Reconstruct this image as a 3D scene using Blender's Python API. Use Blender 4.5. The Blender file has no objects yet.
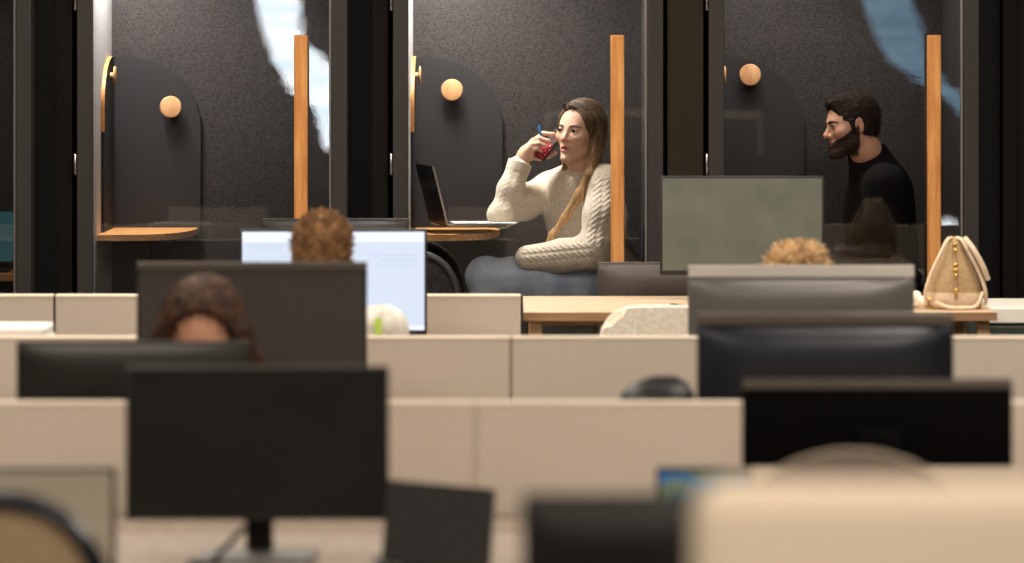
import bpy, bmesh, math, random
import numpy as np
from mathutils import Vector, Matrix
random.seed(4); np.random.seed(4)
PI = math.pi
C = bpy.context.scene.collection
F = 4267.0; CH = 1.80; HY = 31.0           # focal length (px), camera height, horizon row
def at(px, py, Y):
    S = F / Y
    return Vector(((px - 512) / S, Y, CH - (py - HY) / S))

# ------------------------------------------------------------------ materials
MATS = {}
def srgb(r, g, b):
    f = lambda c: (c / 255 / 12.92) if c / 255 <= 0.04045 else ((c / 255 + 0.055) / 1.055) ** 2.4
    return (f(r), f(g), f(b), 1)
def mat(name, col, rough=0.6, metal=0.0, spec=0.5, noise=None, bump=None, emit=None, attr=None, sss=0.0, coat=0.0, sheen=0.0):
    """noise=(scale xyz, detail, darker colour, lighter colour) ; bump=(scale xyz, strength, distance)"""
    m = bpy.data.materials.new(name); m.use_nodes = True
    nt = m.node_tree; N = nt.nodes; L = nt.links
    b = N['Principled BSDF']
    b.inputs['Base Color'].default_value = col; b.inputs['Roughness'].default_value = rough
    b.inputs['Metallic'].default_value = metal; b.inputs['Specular IOR Level'].default_value = spec
    b.inputs['Coat Weight'].default_value = coat; b.inputs['Sheen Weight'].default_value = sheen
    if sss:
        b.inputs['Subsurface Weight'].default_value = sss; b.inputs['Subsurface Radius'].default_value = (1, .35, .2)
        b.inputs['Subsurface Scale'].default_value = 0.006
    tc = N.new('ShaderNodeTexCoord')
    def tex(scale, detail, rough_=0.6):
        mp = N.new('ShaderNodeMapping'); mp.inputs['Scale'].default_value = scale
        L.new(tc.outputs['Object'], mp.inputs['Vector'])
        n = N.new('ShaderNodeTexNoise'); n.inputs['Scale'].default_value = 1.0; n.inputs['Detail'].default_value = detail
        n.inputs['Roughness'].default_value = rough_
        L.new(mp.outputs['Vector'], n.inputs['Vector']); return n
    cur = None
    if attr:
        a = N.new('ShaderNodeAttribute'); a.attribute_name = attr; cur = a.outputs['Color']
        L.new(cur, b.inputs['Base Color'])
    if noise:
        sc, det, c1, c2 = noise
        n = tex(sc, det)
        r = N.new('ShaderNodeValToRGB'); r.color_ramp.elements[0].position = .35; r.color_ramp.elements[1].position = .65
        r.color_ramp.elements[0].color = c1; r.color_ramp.elements[1].color = c2
        L.new(n.outputs['Fac'], r.inputs['Fac'])
        if cur is not None:
            mx = N.new('ShaderNodeMix'); mx.data_type = 'RGBA'; mx.blend_type = 'MULTIPLY'; mx.inputs[0].default_value = 1
            L.new(cur, mx.inputs[6]); L.new(r.outputs['Color'], mx.inputs[7]); L.new(mx.outputs[2], b.inputs['Base Color'])
        else:
            L.new(r.outputs['Color'], b.inputs['Base Color'])
    if bump:
        sc, st, dist = bump
        n = tex(sc, 3); bp = N.new('ShaderNodeBump'); bp.inputs['Strength'].default_value = st; bp.inputs['Distance'].default_value = dist
        L.new(n.outputs['Fac'], bp.inputs['Height']); L.new(bp.outputs['Normal'], b.inputs['Normal'])
    if emit:
        b.inputs['Emission Color'].default_value = emit[0]; b.inputs['Emission Strength'].default_value = emit[1]
    MATS[name] = m
    return m
def two(c, k1, k2): return tuple(x * k1 for x in c[:3]) + (1,), tuple(min(1, x * k2) for x in c[:3]) + (1,)

c = srgb(205, 191, 175)
mat('divider_fabric', c, .95, spec=.15, noise=((260, 260, 260), 2, *two(c, .95, 1.04)), bump=((500, 500, 500), .15, .001))
mat('divider_cap', srgb(214, 198, 178), .7, spec=.25)
mat('grey_joint', srgb(150, 136, 120), .8)
mat('black_joint', srgb(24, 22, 20), .7)
c = srgb(57, 54, 53)
mat('felt', c, 1.0, spec=.05, noise=((170, 170, 230), 6, *two(c, .64, 1.42)), bump=((300, 300, 300), .3, .002))
mat('light_lining', srgb(205, 203, 200), .65, spec=.3, noise=((60, 60, 60), 3, srgb(195, 193, 190), srgb(212, 210, 207)))
mat('charcoal_metal', srgb(42, 38, 35), .55, spec=.3, noise=((30, 30, 2), 2, srgb(40, 36, 33), srgb(44, 40, 37)))
mat('brown_black', srgb(16, 12, 9), .8, spec=.1, noise=((8, 8, 1), 2, srgb(15, 11, 8), srgb(17, 13, 10)))
mat('brown_black_lit', srgb(37, 30, 20), .7, spec=.15, noise=((8, 8, 1), 2, srgb(35, 28, 18), srgb(39, 32, 22)))  # lighter copy of the gap brown, stronger light put into the colour
mat('deep_black', srgb(14, 13, 13), .8, spec=.2)
c = srgb(41, 40, 41)
mat('arch_board', c, .75, spec=.25, noise=((300, 300, 300), 2, *two(c, .85, 1.12)))
mat('oak_pale', srgb(196, 148, 104), .5, spec=.3, noise=((40, 40, 8), 5, srgb(186, 136, 92), srgb(206, 160, 116)))
c = srgb(190, 127, 67)
mat('oak', c, .5, spec=.3, noise=((60, 60, 5), 5, srgb(174, 110, 52), srgb(205, 145, 83)), bump=((120, 120, 8), .08, .001))
mat('oak_table', c, .5, spec=.4, noise=((8, 60, 60), 5, srgb(190, 128, 70), srgb(224, 166, 102)))
mat('desk_oak', srgb(190, 163, 133), .55, spec=.3, noise=((5, 70, 70), 5, srgb(179, 151, 120), srgb(200, 174, 146)))
mat('desk_oak_edge', srgb(158, 124, 90), .55, spec=.3, noise=((5, 70, 70), 5, srgb(147, 113, 79), srgb(168, 134, 99)))
mat('desk_beige', srgb(142, 127, 112), .65, spec=.25, noise=((40, 40, 40), 4, srgb(124, 109, 94), srgb(160, 145, 130)))
mat('chrome', srgb(200, 195, 188), .25, metal=1)
mat('brass', srgb(214, 176, 96), .28, metal=1)
mat('black_plastic', srgb(30, 29, 28), .5, spec=.35, noise=((200, 200, 200), 2, srgb(27, 26, 25), srgb(34, 33, 31)))
mat('black_gloss', srgb(20, 22, 26), .25, spec=.6)
mat('grey_brown_shell', srgb(72, 65, 60), .6, spec=.3, noise=((150, 150, 150), 2, srgb(68, 61, 56), srgb(76, 69, 64)))
mat('dark_shell', srgb(40, 38, 35), .65, spec=.2, noise=((150, 150, 150), 2, srgb(37, 35, 32), srgb(43, 41, 38)))
mat('pure_black', srgb(9, 8, 8), .8, spec=.05, noise=((150, 150, 150), 2, srgb(8, 7, 7), srgb(10, 9, 9)))
mat('brown_strip', srgb(88, 78, 68), .6, spec=.3)
mat('silver_shell', srgb(98, 94, 90), .5, metal=.3, spec=.5, noise=((4, 4, 200), 2, srgb(95, 91, 87), srgb(101, 97, 93)))
mat('blue_black_shell', srgb(33, 35, 42), .45, metal=.2, spec=.4)
mat('grey_green_screen', srgb(120, 124, 112), .6, spec=.3, noise=((9, 9, 9), 3, srgb(85, 89, 81), srgb(94, 97, 88)))
mat('matte_screen', srgb(31, 31, 27), .65, spec=.2, noise=((9, 9, 9), 2, srgb(30, 30, 26), srgb(33, 33, 28)))
mat('pale_screen', srgb(206, 195, 174), .3, spec=.5)
mat('steel_grey', srgb(112, 108, 104), .45, metal=.4)
mat('carpet', srgb(52, 48, 46), 1, spec=.05, noise=((120, 120, 120), 4, srgb(44, 40, 38), srgb(60, 56, 52)), bump=((300, 300, 300), .5, .003))
mat('plaster', srgb(120, 112, 104), .9, noise=((3, 3, 3), 4, srgb(114, 106, 98), srgb(126, 118, 110)))
mat('dark_plaster', srgb(30, 28, 27), .9, noise=((3, 3, 3), 4, srgb(27, 25, 24), srgb(33, 31, 30)))
c = srgb(232, 224, 208)
mat('boucle', c, 1, spec=.05, noise=((90, 90, 90), 4, srgb(232, 217, 192), srgb(255, 248, 234)), bump=((150, 150, 150), .4, .004), sheen=.2)
mat('white_laminate', srgb(228, 222, 212), .4, noise=((20, 20, 20), 2, srgb(224, 218, 208), srgb(232, 226, 216)))
mat('green_laminate', srgb(38, 48, 42), .6, noise=((20, 20, 20), 2, srgb(35, 45, 39), srgb(41, 51, 45)))
mat('paper', srgb(236, 232, 224), .9, noise=((30, 30, 400), 2, srgb(226, 222, 214), srgb(240, 236, 228)))
mat('skin', (1, 1, 1, 1), .5, spec=.35, attr='col', sss=.12, noise=((120, 120, 120), 3, (.93, .92, .92, 1), (1, 1, 1, 1)))
mat('hair', (1, 1, 1, 1), .62, spec=.3, attr='col', noise=((260, 260, 30), 3, (.62, .60, .58, 1), (1.25, 1.22, 1.18, 1)), bump=((300, 300, 30), .35, .003))
mat('short_hair', (1, 1, 1, 1), .7, spec=.2, attr='col', noise=((230, 230, 90), 3, (.6, .58, .56, 1), (1.25, 1.22, 1.18, 1)), bump=((260, 260, 90), .4, .004))
mat('knit_cream', srgb(226, 212, 190), .95, spec=.1, noise=((180, 180, 180), 3, srgb(206, 190, 166), srgb(234, 222, 202)), bump=((380, 380, 380), .4, .002), sheen=.3)
mat('denim', srgb(190, 204, 226), .9, spec=.1, noise=((16, 16, 16), 5, srgb(172, 188, 212), srgb(206, 218, 236)), bump=((600, 600, 600), .15, .001))
mat('black_knit', srgb(27, 25, 25), .95, spec=.12, noise=((200, 200, 200), 3, srgb(23, 21, 21), srgb(31, 29, 29)), bump=((400, 400, 400), .3, .002))
mat('dark_trousers', srgb(38, 38, 44), .9, spec=.1, noise=((200, 200, 200), 3, srgb(33, 33, 39), srgb(43, 43, 49)))
mat('pale_shirt', srgb(226, 220, 208), .95, spec=.1, noise=((35, 35, 35), 4, srgb(206, 198, 184), srgb(236, 231, 222)), bump=((150, 150, 150), .6, .005))
mat('teal_shirt', srgb(86, 84, 88), .9, spec=.1, noise=((100, 100, 100), 3, srgb(80, 78, 82), srgb(92, 90, 94)))
mat('lime', srgb(190, 220, 90), .7, noise=((60, 60, 60), 2, srgb(180, 212, 82), srgb(200, 228, 98)))
mat('eye_white', srgb(225, 215, 208), .25)
mat('iris', srgb(40, 32, 28), .2)
mat('brow', srgb(74, 52, 38), .8)
mat('brow_black', srgb(30, 22, 18), .8)
mat('pen_blue', srgb(40, 130, 190), .35)
mat('phone_side', srgb(60, 42, 36), .65, spec=.2, noise=((60, 60, 60), 2, srgb(60, 43, 38), srgb(72, 53, 46)))
mat('bag_tan', srgb(170, 142, 104), .9, spec=.15, noise=((180, 180, 180), 4, srgb(154, 127, 90), srgb(184, 157, 119)), bump=((300, 300, 300), .5, .003))
mat('bag_cream', srgb(214, 191, 163), .6, spec=.3, noise=((60, 60, 60), 3, srgb(206, 182, 154), srgb(222, 200, 173)))
mat('dark_leather', srgb(52, 40, 33), .45, spec=.5, noise=((60, 60, 60), 4, srgb(44, 33, 27), srgb(62, 48, 40)), bump=((120, 120, 120), .3, .003))
mat('black_cloth', srgb(34, 32, 33), .9, spec=.15, noise=((60, 60, 60), 4, srgb(26, 24, 25), srgb(44, 42, 43)), bump=((60, 60, 60), .6, .01))
mat('tan_mesh', srgb(176, 148, 114), .85, spec=.15, noise=((150, 150, 150), 2, srgb(166, 138, 105), srgb(186, 158, 123)))
mat('grey_mesh', srgb(150, 136, 120), .8, spec=.2, noise=((150, 150, 150), 2, srgb(142, 128, 112), srgb(158, 144, 128)))
mat('wall_screen_fabric', srgb(220, 200, 175), .9, spec=.15, noise=((200, 200, 200), 2, srgb(214, 194, 169), srgb(226, 206, 181)))
mat('silver_strip', srgb(190, 182, 172), .5, spec=.4)
# glass: thin architectural pane, part mirror by Fresnel
def glass(name, ior):
    m = bpy.data.materials.new(name); m.use_nodes = True; nt = m.node_tree; N = nt.nodes; L = nt.links
    N.remove(N['Principled BSDF'])
    tr = N.new('ShaderNodeBsdfTransparent'); tr.inputs['Color'].default_value = (.97, .97, .97, 1)
    gl = N.new('ShaderNodeBsdfGlossy'); gl.inputs['Roughness'].default_value = .012
    fr = N.new('ShaderNodeFresnel'); fr.inputs['IOR'].default_value = ior
    mx = N.new('ShaderNodeMixShader')
    tc = N.new('ShaderNodeTexCoord'); mp = N.new('ShaderNodeMapping'); mp.inputs['Scale'].default_value = (2.2, 2.2, 9)
    n = N.new('ShaderNodeTexNoise'); n.inputs['Scale'].default_value = 1; n.inputs['Detail'].default_value = 4
    bp = N.new('ShaderNodeBump'); bp.inputs['Strength'].default_value = .022; bp.inputs['Distance'].default_value = .004
    L.new(tc.outputs['Object'], mp.inputs['Vector']); L.new(mp.outputs['Vector'], n.inputs['Vector']); L.new(n.outputs['Fac'], bp.inputs['Height'])
    L.new(bp.outputs['Normal'], gl.inputs['Normal'])
    L.new(fr.outputs['Fac'], mx.inputs['Fac']); L.new(tr.outputs['BSDF'], mx.inputs[1]); L.new(gl.outputs['BSDF'], mx.inputs[2])
    L.new(mx.outputs['Shader'], N['Material Output'].inputs['Surface']); MATS[name] = m
glass('booth_glass', 1.62)
def emitter(name, col, strength, noise=None):
    m = bpy.data.materials.new(name); m.use_nodes = True; nt = m.node_tree; N = nt.nodes; L = nt.links
    N.remove(N['Principled BSDF']); e = N.new('ShaderNodeEmission'); e.inputs['Strength'].default_value = strength
    e.inputs['Color'].default_value = col
    if noise:
        sc, c1, c2 = noise
        tc = N.new('ShaderNodeTexCoord'); mp = N.new('ShaderNodeMapping'); mp.inputs['Scale'].default_value = sc
        n = N.new('ShaderNodeTexNoise'); n.inputs['Scale'].default_value = 1; n.inputs['Detail'].default_value = 3
        r = N.new('ShaderNodeValToRGB'); r.color_ramp.elements[0].position = .36; r.color_ramp.elements[1].position = .62
        r.color_ramp.elements[0].color = c1; r.color_ramp.elements[1].color = c2
        L.new(tc.outputs['Object'], mp.inputs['Vector']); L.new(mp.outputs['Vector'], n.inputs['Vector'])
        L.new(n.outputs['Fac'], r.inputs['Fac']); L.new(r.outputs['Color'], e.inputs['Color'])
    L.new(e.outputs['Emission'], N['Material Output'].inputs['Surface']); MATS[name] = m
emitter('screen_white', srgb(224, 234, 252), 1.0)
emitter('screen_bar', srgb(240, 245, 255), 1.12)
emitter('screen_line', srgb(188, 200, 226), 1.0)
emitter('screen_teal', srgb(44, 72, 76), .8)
emitter('tablet_picture', srgb(90, 140, 150), .55, ((26, 40, 40), srgb(70, 130, 190), srgb(150, 160, 110)))
emitter('streak_white', (.80, .90, 1.0, 1), 23.0, ((2.5, 3, 14), (.70, .85, 1.0, 1), (.97, 1, 1, 1)))
emitter('streak_teal', (.30, .55, .75, 1), 6.0, ((3, 3, 18), (.20, .42, .62, 1), (.36, .62, .82, 1)))
emitter('booth_lamp', (1, .93, .84, 1), 6.0)
# phone case: crimson with pale dots
def phone_mat():
    m = bpy.data.materials.new('phone_case'); m.use_nodes = True; nt = m.node_tree; N = nt.nodes; L = nt.links; b = N['Principled BSDF']
    b.inputs['Roughness'].default_value = .35
    tc = N.new('ShaderNodeTexCoord'); v = N.new('ShaderNodeTexVoronoi'); v.inputs['Scale'].default_value = 62; v.inputs['Randomness'].default_value = .15
    r = N.new('ShaderNodeValToRGB'); r.color_ramp.elements[0].position = .26; r.color_ramp.elements[1].position = .32
    r.color_ramp.elements[0].color = srgb(236, 150, 165); r.color_ramp.elements[1].color = srgb(150, 18, 44)
    L.new(tc.outputs['Object'], v.inputs['Vector']); L.new(v.outputs['Distance'], r.inputs['Fac']); L.new(r.outputs['Color'], b.inputs['Base Color'])
    MATS['phone_case'] = m
phone_mat()

# ------------------------------------------------------------------ object helpers
def tag(o, label, cat, group=None):
    o['label'] = label; o['category'] = cat
    if group: o['group'] = group
    return o
def thing(name, label, cat, loc=(0, 0, 0), rz=0.0, group=None):
    o = bpy.data.objects.new(name, None); C.objects.link(o); o.empty_display_size = .1
    o.location = loc; o.rotation_euler = (0, 0, rz)
    return tag(o, label, cat, group)
def obj(name, bm, m, parent=None, smooth=False, loc=None):
    me = bpy.data.meshes.new(name)
    bmesh.ops.recalc_face_normals(bm, faces=bm.faces[:])
    bm.to_mesh(me); bm.free()
    for x in (m if isinstance(m, (list, tuple)) else [m]): me.materials.append(MATS[x])
    if smooth:
        for p in me.polygons: p.use_smooth = True
        try: me.set_sharp_from_angle(angle=math.radians(smooth if smooth is not True else 45))
        except Exception: pass
    o = bpy.data.objects.new(name, me); C.objects.link(o)
    if parent: o.parent = parent
    if loc is not None: o.location = loc
    return o
def struct(name, bm, m, **k):
    o = obj(name, bm, m, **k); o['kind'] = 'structure'; return o
def dup(root, loc, rz=None, label=None):
    r = root.copy(); C.objects.link(r); r.location = loc
    if rz is not None: r.rotation_euler = (0, 0, rz)
    if label: r['label'] = label
    for ch in list(root.children):
        k = ch.copy(); C.objects.link(k); k.parent = r
        for g in ch.children:
            d = g.copy(); C.objects.link(d); d.parent = k
    return r
def NB(): return bmesh.new()
def add(bm, other, M=None, mi=None):
    if M is not None: bmesh.ops.transform(other, matrix=M, verts=other.verts[:])
    if mi is not None:
        for f in other.faces: f.material_index = mi
    me = bpy.data.meshes.new('tmp'); other.to_mesh(me); other.free(); bm.from_mesh(me); bpy.data.meshes.remove(me)
    return bm
def box(bm, x0, x1, y0, y1, z0, z1, bev=0.0, seg=2, M=None, mi=None):
    t = NB(); bmesh.ops.create_cube(t, size=1)
    for v in t.verts: v.co = Vector(((x0 + x1) / 2 + v.co.x * (x1 - x0), (y0 + y1) / 2 + v.co.y * (y1 - y0), (z0 + z1) / 2 + v.co.z * (z1 - z0)))
    if bev: bmesh.ops.bevel(t, geom=t.edges[:], offset=bev, segments=seg, affect='EDGES', profile=.5)
    return add(bm, t, M, mi)
def tube(bm, pts, r, n=10, mi=None, closed=False):
    """swept tube; r is a number or one radius per point"""
    pts = [Vector(p) for p in pts]; m = len(pts); rs = r if hasattr(r, '__len__') else [r] * m
    t = NB(); rings = []; up = None
    for i, p in enumerate(pts):
        a = pts[(i - 1) % m] if (closed or i > 0) else p; b = pts[(i + 1) % m] if (closed or i < m - 1) else p
        d = (b - a).normalized()
        if up is None: up = d.orthogonal().normalized()
        up = (up - d * up.dot(d)).normalized(); s = d.cross(up)
        rings.append([t.verts.new(p + (up * math.cos(2 * PI * k / n) + s * math.sin(2 * PI * k / n)) * rs[i]) for k in range(n)])
    for i in range(m if closed else m - 1):
        A = rings[i]; B = rings[(i + 1) % m]
        for k in range(n): t.faces.new((A[k], A[(k + 1) % n], B[(k + 1) % n], B[k]))
    if not closed: t.faces.new(rings[0]); t.faces.new(rings[-1])
    return add(bm, t, None, mi)
def smooth_path(pts, n=8):
    """Catmull-Rom through the points"""
    P = [Vector(p) for p in pts]; P = [P[0] * 2 - P[1]] + P + [P[-1] * 2 - P[-2]]; out = []
    for i in range(1, len(P) - 2):
        a, b, c_, d = P[i - 1], P[i], P[i + 1], P[i + 2]
        for k in range(n):
            t = k / n
            out.append(.5 * ((2 * b) + (c_ - a) * t + (2 * a - 5 * b + 4 * c_ - d) * t * t + (3 * b - a - 3 * c_ + d) * t ** 3))
    return out + [P[-2]]
def lathe(bm, prof, n=24, M=None, mi=None):
    t = NB(); rings = [[t.verts.new((r * math.cos(2 * PI * k / n), r * math.sin(2 * PI * k / n), z)) for k in range(n)] for r, z in prof]
    for A, B in zip(rings, rings[1:]):
        for k in range(n): t.faces.new((A[k], A[(k + 1) % n], B[(k + 1) % n], B[k]))
    t.faces.new(rings[0]); t.faces.new(rings[-1])
    return add(bm, t, M, mi)
def prism(bm, outline, d, M=None, mi=None, bev=0.0):
    """outline (x, z) swept from y=0 to y=d"""
    t = NB(); a = [t.verts.new((x, 0, z)) for x, z in outline]; b = [t.verts.new((x, d, z)) for x, z in outline]; n = len(a)
    t.faces.new(a); t.faces.new(b[::-1])
    for i in range(n): t.faces.new((a[i], b[i], b[(i + 1) % n], a[(i + 1) % n]))
    if bev: bmesh.ops.bevel(t, geom=[e for e in t.edges if abs(e.verts[0].co.y - e.verts[1].co.y) < 1e-6], offset=bev, segments=2, affect='EDGES')
    return add(bm, t, M, mi)
def T(x, y, z): return Matrix.Translation((x, y, z))
def R(a, ax): return Matrix.Rotation(a, 4, ax)
exec_parts = []

# ------------------------------------------------------------------ room
struct('floor', box(NB(), -5, 5.5, -4.4, 15.2, -.05, 0), 'carpet')
struct('ceiling', box(NB(), -5, 5.5, -4.4, 15.2, 3.0, 3.08), 'plaster')
struct('wall_back', box(NB(), -5, 5.5, 14.75, 14.85, 0, 3.0), 'dark_plaster')
struct('wall_left', box(NB(), -5.1, -5, -4.4, 15.2, 0, 3.0), 'dark_plaster')
struct('wall_right', box(NB(), 5.5, 5.6, -4.4, 15.2, 0, 3.0), 'dark_plaster')
struct('wall_rear', box(NB(), -5, 5.5, -4.4, -4.3, 0, 3.0), 'dark_plaster')
# unseen glowing panels behind the camera, cut to the streaks the booth doors mirror
GY = 13.765
def streak_panel(name, pts, m):
    D = 2 * GY + 4.28; S = F / D
    out = [((px - 512) / S, CH - (py - HY) / S) for px, py in pts]
    return struct(name, prism(NB(), out, .015, M=T(0, -4.295, 0)), m)
def ragged(a, b, n, amp):
    pts = []
    for i in range(n):
        t = i / (n - 1); pts.append((a[0] + (b[0] - a[0]) * t + (random.uniform(0, amp) if i % 2 else -random.uniform(0, amp)), a[1] + (b[1] - a[1]) * t))
    return pts
streak_panel('glow_streak_1', [(254, -14), (258, 8), (264, 34), (272, 58), (281, 76), (293, 92), (306, 102), (315, 112), (320, 126), (325, 148), (345, 148), (345, 78)]
            + [(334, 66), (318, 54), (307, 45)] + ragged((303, 44), (300, 8), 13, 8) + [(306, -14)], 'streak_white')
streak_panel('glow_streak_2', [(860, -14), (866, 12), (876, 38), (890, 62), (912, 78), (932, 87), (950, 104), (962, 120), (980, 128), (980, 100), (958, 92), (944, 80), (936, 68)]
            + ragged((932, 58), (912, 4), 17, 8) + [(918, -14)], 'streak_teal')
streak_panel('glow_streak_3', [(939, 224), (943, 219), (952, 220), (962, 227), (964, 236), (955, 239), (941, 238)], 'streak_white')

# ------------------------------------------------------------------ phone booths
PITCH = 315.5 / 310.0; BX0 = (93 - 512) / 310.0; GW = .771; ST = .05; DEP = .645
def half_arch(r, rise, z0, z1, n=14):
    """x from 0 to r, top at z1, the outer shoulder rounded"""
    pts = [(0, z0), (r, z0)]
    for k in range(n + 1):
        a = PI / 2 * k / n
        pts.append((r * .18 + r * .82 * math.cos(a), z1 - rise + rise * math.sin(a)))
    return pts + [(0, z1)]
def booth(i, label, knob_px, knob_py):
    r = thing('phone_booth', label, 'phone booth', (BX0 + PITCH * i, GY, 0), 0, 'row of dark phone booths')
    obj('booth_floor', box(NB(), -ST, GW + ST, .0, DEP + .05, .0, .10, .004), 'charcoal_metal', r)
    obj('roof', box(NB(), -ST, GW + ST, -.02, DEP + .05, 2.26, 2.40, .006), 'charcoal_metal', r)
    obj('back_wall', box(NB(), 0, GW, DEP, DEP + .05, .10, 2.26), 'felt', r)
    # side walls: dark outside skin with a lining inside
    obj('left_wall', box(NB(), -ST, -.006, .012, DEP + .05, .10, 2.26), 'deep_black', r)
    obj('wall_lining', box(NB(), -.006, 0, .012, DEP, .10, 2.26), 'light_lining', r)
    obj('right_wall', box(NB(), GW, GW + ST, .012, DEP + .05, .10, 2.26), 'felt', r)
    # door
    d = NB()
    box(d, -ST, 0, -.022, .012, .10, 2.26, .003); box(d, GW, GW + ST, -.022, .012, .10, 2.26, .003)
    box(d, 0, GW, -.022, .012, 2.16, 2.26, .003); box(d, 0, GW, -.022, .012, .10, .19, .003)
    door = obj('door', d, 'charcoal_metal', r)
    g = NB(); vs = [g.verts.new(v) for v in ((0, 0, .19), (GW, 0, .19), (GW, 0, 2.16), (0, 0, 2.16))]; g.faces.new(vs)
    obj('glass_pane', g, 'booth_glass', door)
    obj('seal', box(NB(), GW - .009, GW - .001, -.012, .006, .19, 2.16, .002), 'steel_grey', door)
    hx = (301 - 93) / 310 + .002
    hb = NB(); box(hb, hx - .0215, hx + .0215, -.06, -.026, .86, 1.787, .004)
    obj('handle', hb, 'oak', door)
    for z in (1.0, 1.64):
        obj('handle_mount', lathe(NB(), [(.009, 0), (.009, .028)], 12, M=T(hx, 0, z) @ R(PI / 2, 'X')), 'chrome', door)
    for z in (1.9, 1.37, .6):
        h = NB(); lathe(h, [(.004, -.034), (.0052, -.032), (.0052, .032), (.004, .034)], 12, M=T(-ST - .006, -.02, z))
        obj('hinge', h, 'chrome', door, smooth=True)
    # half arch boards on back and left walls
    zt = CH - (57 - HY) / 297.0
    obj('arch_board', prism(NB(), half_arch(.302, .24, 1.12, zt), -.018, M=T(0, DEP - .0005, 0), bev=.003), 'arch_board', r)
    RL = R(-PI / 2, 'Z')
    o2 = half_arch(.36, .16, 1.12, zt)
    sb = obj('side_board', prism(NB(), o2, .010, M=T(0.001, DEP - .019, 0) @ RL), 'arch_board', r)
    arc = [p for p in o2[1:-1] if p[1] > CH - (131 - HY) / 300.0]
    arc = [(.36, CH - (131 - HY) / 300.0)] + arc
    e = NB(); t = []
    for (u, z) in arc: t.append(Vector((0, DEP - .019 - u, z)))
    prev = None; eb = NB()
    for p in t:
        q = p + Vector((0, -.004, .003))
        ring = [eb.verts.new((.0005, p.y, p.z)), eb.verts.new((.0125, p.y, p.z)), eb.verts.new((.0125, q.y, q.z)), eb.verts.new((.0005, q.y, q.z))]
        if prev:
            for k in range(4): eb.faces.new((prev[k], prev[(k + 1) % 4], ring[(k + 1) % 4], ring[k]))
        else: eb.faces.new(ring)
        prev = ring
    eb.faces.new(prev)
    obj('wood_edge', eb, 'oak', sb)
    e.free()
    # coat knobs
    S = F / (GY + DEP - .05); kx = (knob_px - 512) / S - (BX0 + PITCH * i); kz = CH - (knob_py - HY) / S
    prof = [(.012, 0), (.012, .026), (.030, .028), (.0365, .033), (.0375, .041), (.034, .047), (.02, .050), (.002, .0505)]
    obj('coat_knob', lathe(NB(), prof, 32, M=T(kx, DEP - .018, kz) @ R(PI / 2, 'X')), 'oak_pale', r, smooth=40)
    obj('coat_knob', lathe(NB(), prof, 32, M=T(.011, DEP - .17, CH - (76 - HY) / 303.0) @ R(PI / 2, 'Y') @ Matrix.Diagonal((.85, .85, .40, 1))), 'oak_pale', r, smooth=40)
    # corner table, quarter round
    zt = CH - (228 - HY) / 306.5
    n = 20; rx, ry = .295, .52
    outl = [(0, 0)] + [(rx * math.sin(PI / 2 * k / n) ** .55, -ry * math.cos(PI / 2 * k / n) ** .8) for k in range(n + 1)]
    tb = NB(); tb2 = [(x, y) for x, y in outl]
    MM = T(0, DEP - .019, zt) @ R(-PI / 2, 'X')
    # prism outline lives in x-z; turn so that z becomes -y
    tbl = obj('table', prism(NB(), [(x, -y) for x, y in tb2], -.020, M=T(0, DEP - .019, zt - .020) @ R(PI / 2, 'X'), bev=.003), 'oak_table', r)
    tb.free()
    obj('bracket', box(NB(), .004, .20, DEP - .06, DEP - .022, zt - .07, zt - .030, .004), 'black_plastic', tbl)
    lp = NB(); box(lp, .04, .30, .09, .35, 2.235, 2.262, .006)
    obj('ceiling_lamp', lp, 'booth_lamp', r)
    L = bpy.data.lights.new('booth_light', 'AREA'); L.shape = 'SQUARE'; L.size = .36; L.color = (1, .93, .85)
    L.energy = BOOTH_W[i + 1]
    lo = bpy.data.objects.new('booth_light', L); C.objects.link(lo); lo.location = (BX0 + PITCH * i + .17, GY + .22, 2.225)
    L = bpy.data.lights.new('wall_wash_light', 'AREA'); L.shape = 'RECTANGLE'; L.size = .05; L.size_y = .40; L.color = (1, .96, .92)
    L.energy = WASH_W[i + 1]
    lo = bpy.data.objects.new('wall_wash_light', L); C.objects.link(lo); lo.location = (BX0 + PITCH * i + .045, GY + .30, 2.222)
    return r, zt
BOOTH_W = [1.0, 1.6, 10.5, 4.8]; WASH_W = [.6, 18.0, 15.0, 3.0]
booth(-1, 'dark phone booth cut by the left border of the photo, teal screen inside', -145, 100)
booth(0, 'empty dark phone booth behind the bright white monitor', 171, 107)
b1, TZ = booth(1, 'dark phone booth in which the woman in the cream sweater sits', 452, 90)
booth(2, 'dark phone booth in which the bearded man sits', 750, 75)
# fillers between booths
for k in range(-1, 3):
    xl = BX0 + PITCH * k + GW + ST; xr = BX0 + PITCH * (k + 1) - ST
    fr_ = .10 if k == 1 else .55
    struct('trim_%d' % (2 * k + 3), box(NB(), xl + .001, xl + (xr - xl) * fr_, GY + .10, GY + .14, 0, 2.40), 'deep_black')
    struct('trim_%d' % (2 * k + 4), box(NB(), xl + (xr - xl) * fr_, xr - .017, GY + .0, GY + .05, 0, 2.40), 'brown_black_lit' if k == 1 else 'brown_black')
struct('wall_side', box(NB(), BX0 + PITCH * 3 - .07, BX0 + PITCH * 3 + .9, GY - .02, GY + .7, 0, 2.40), 'brown_black')

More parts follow.
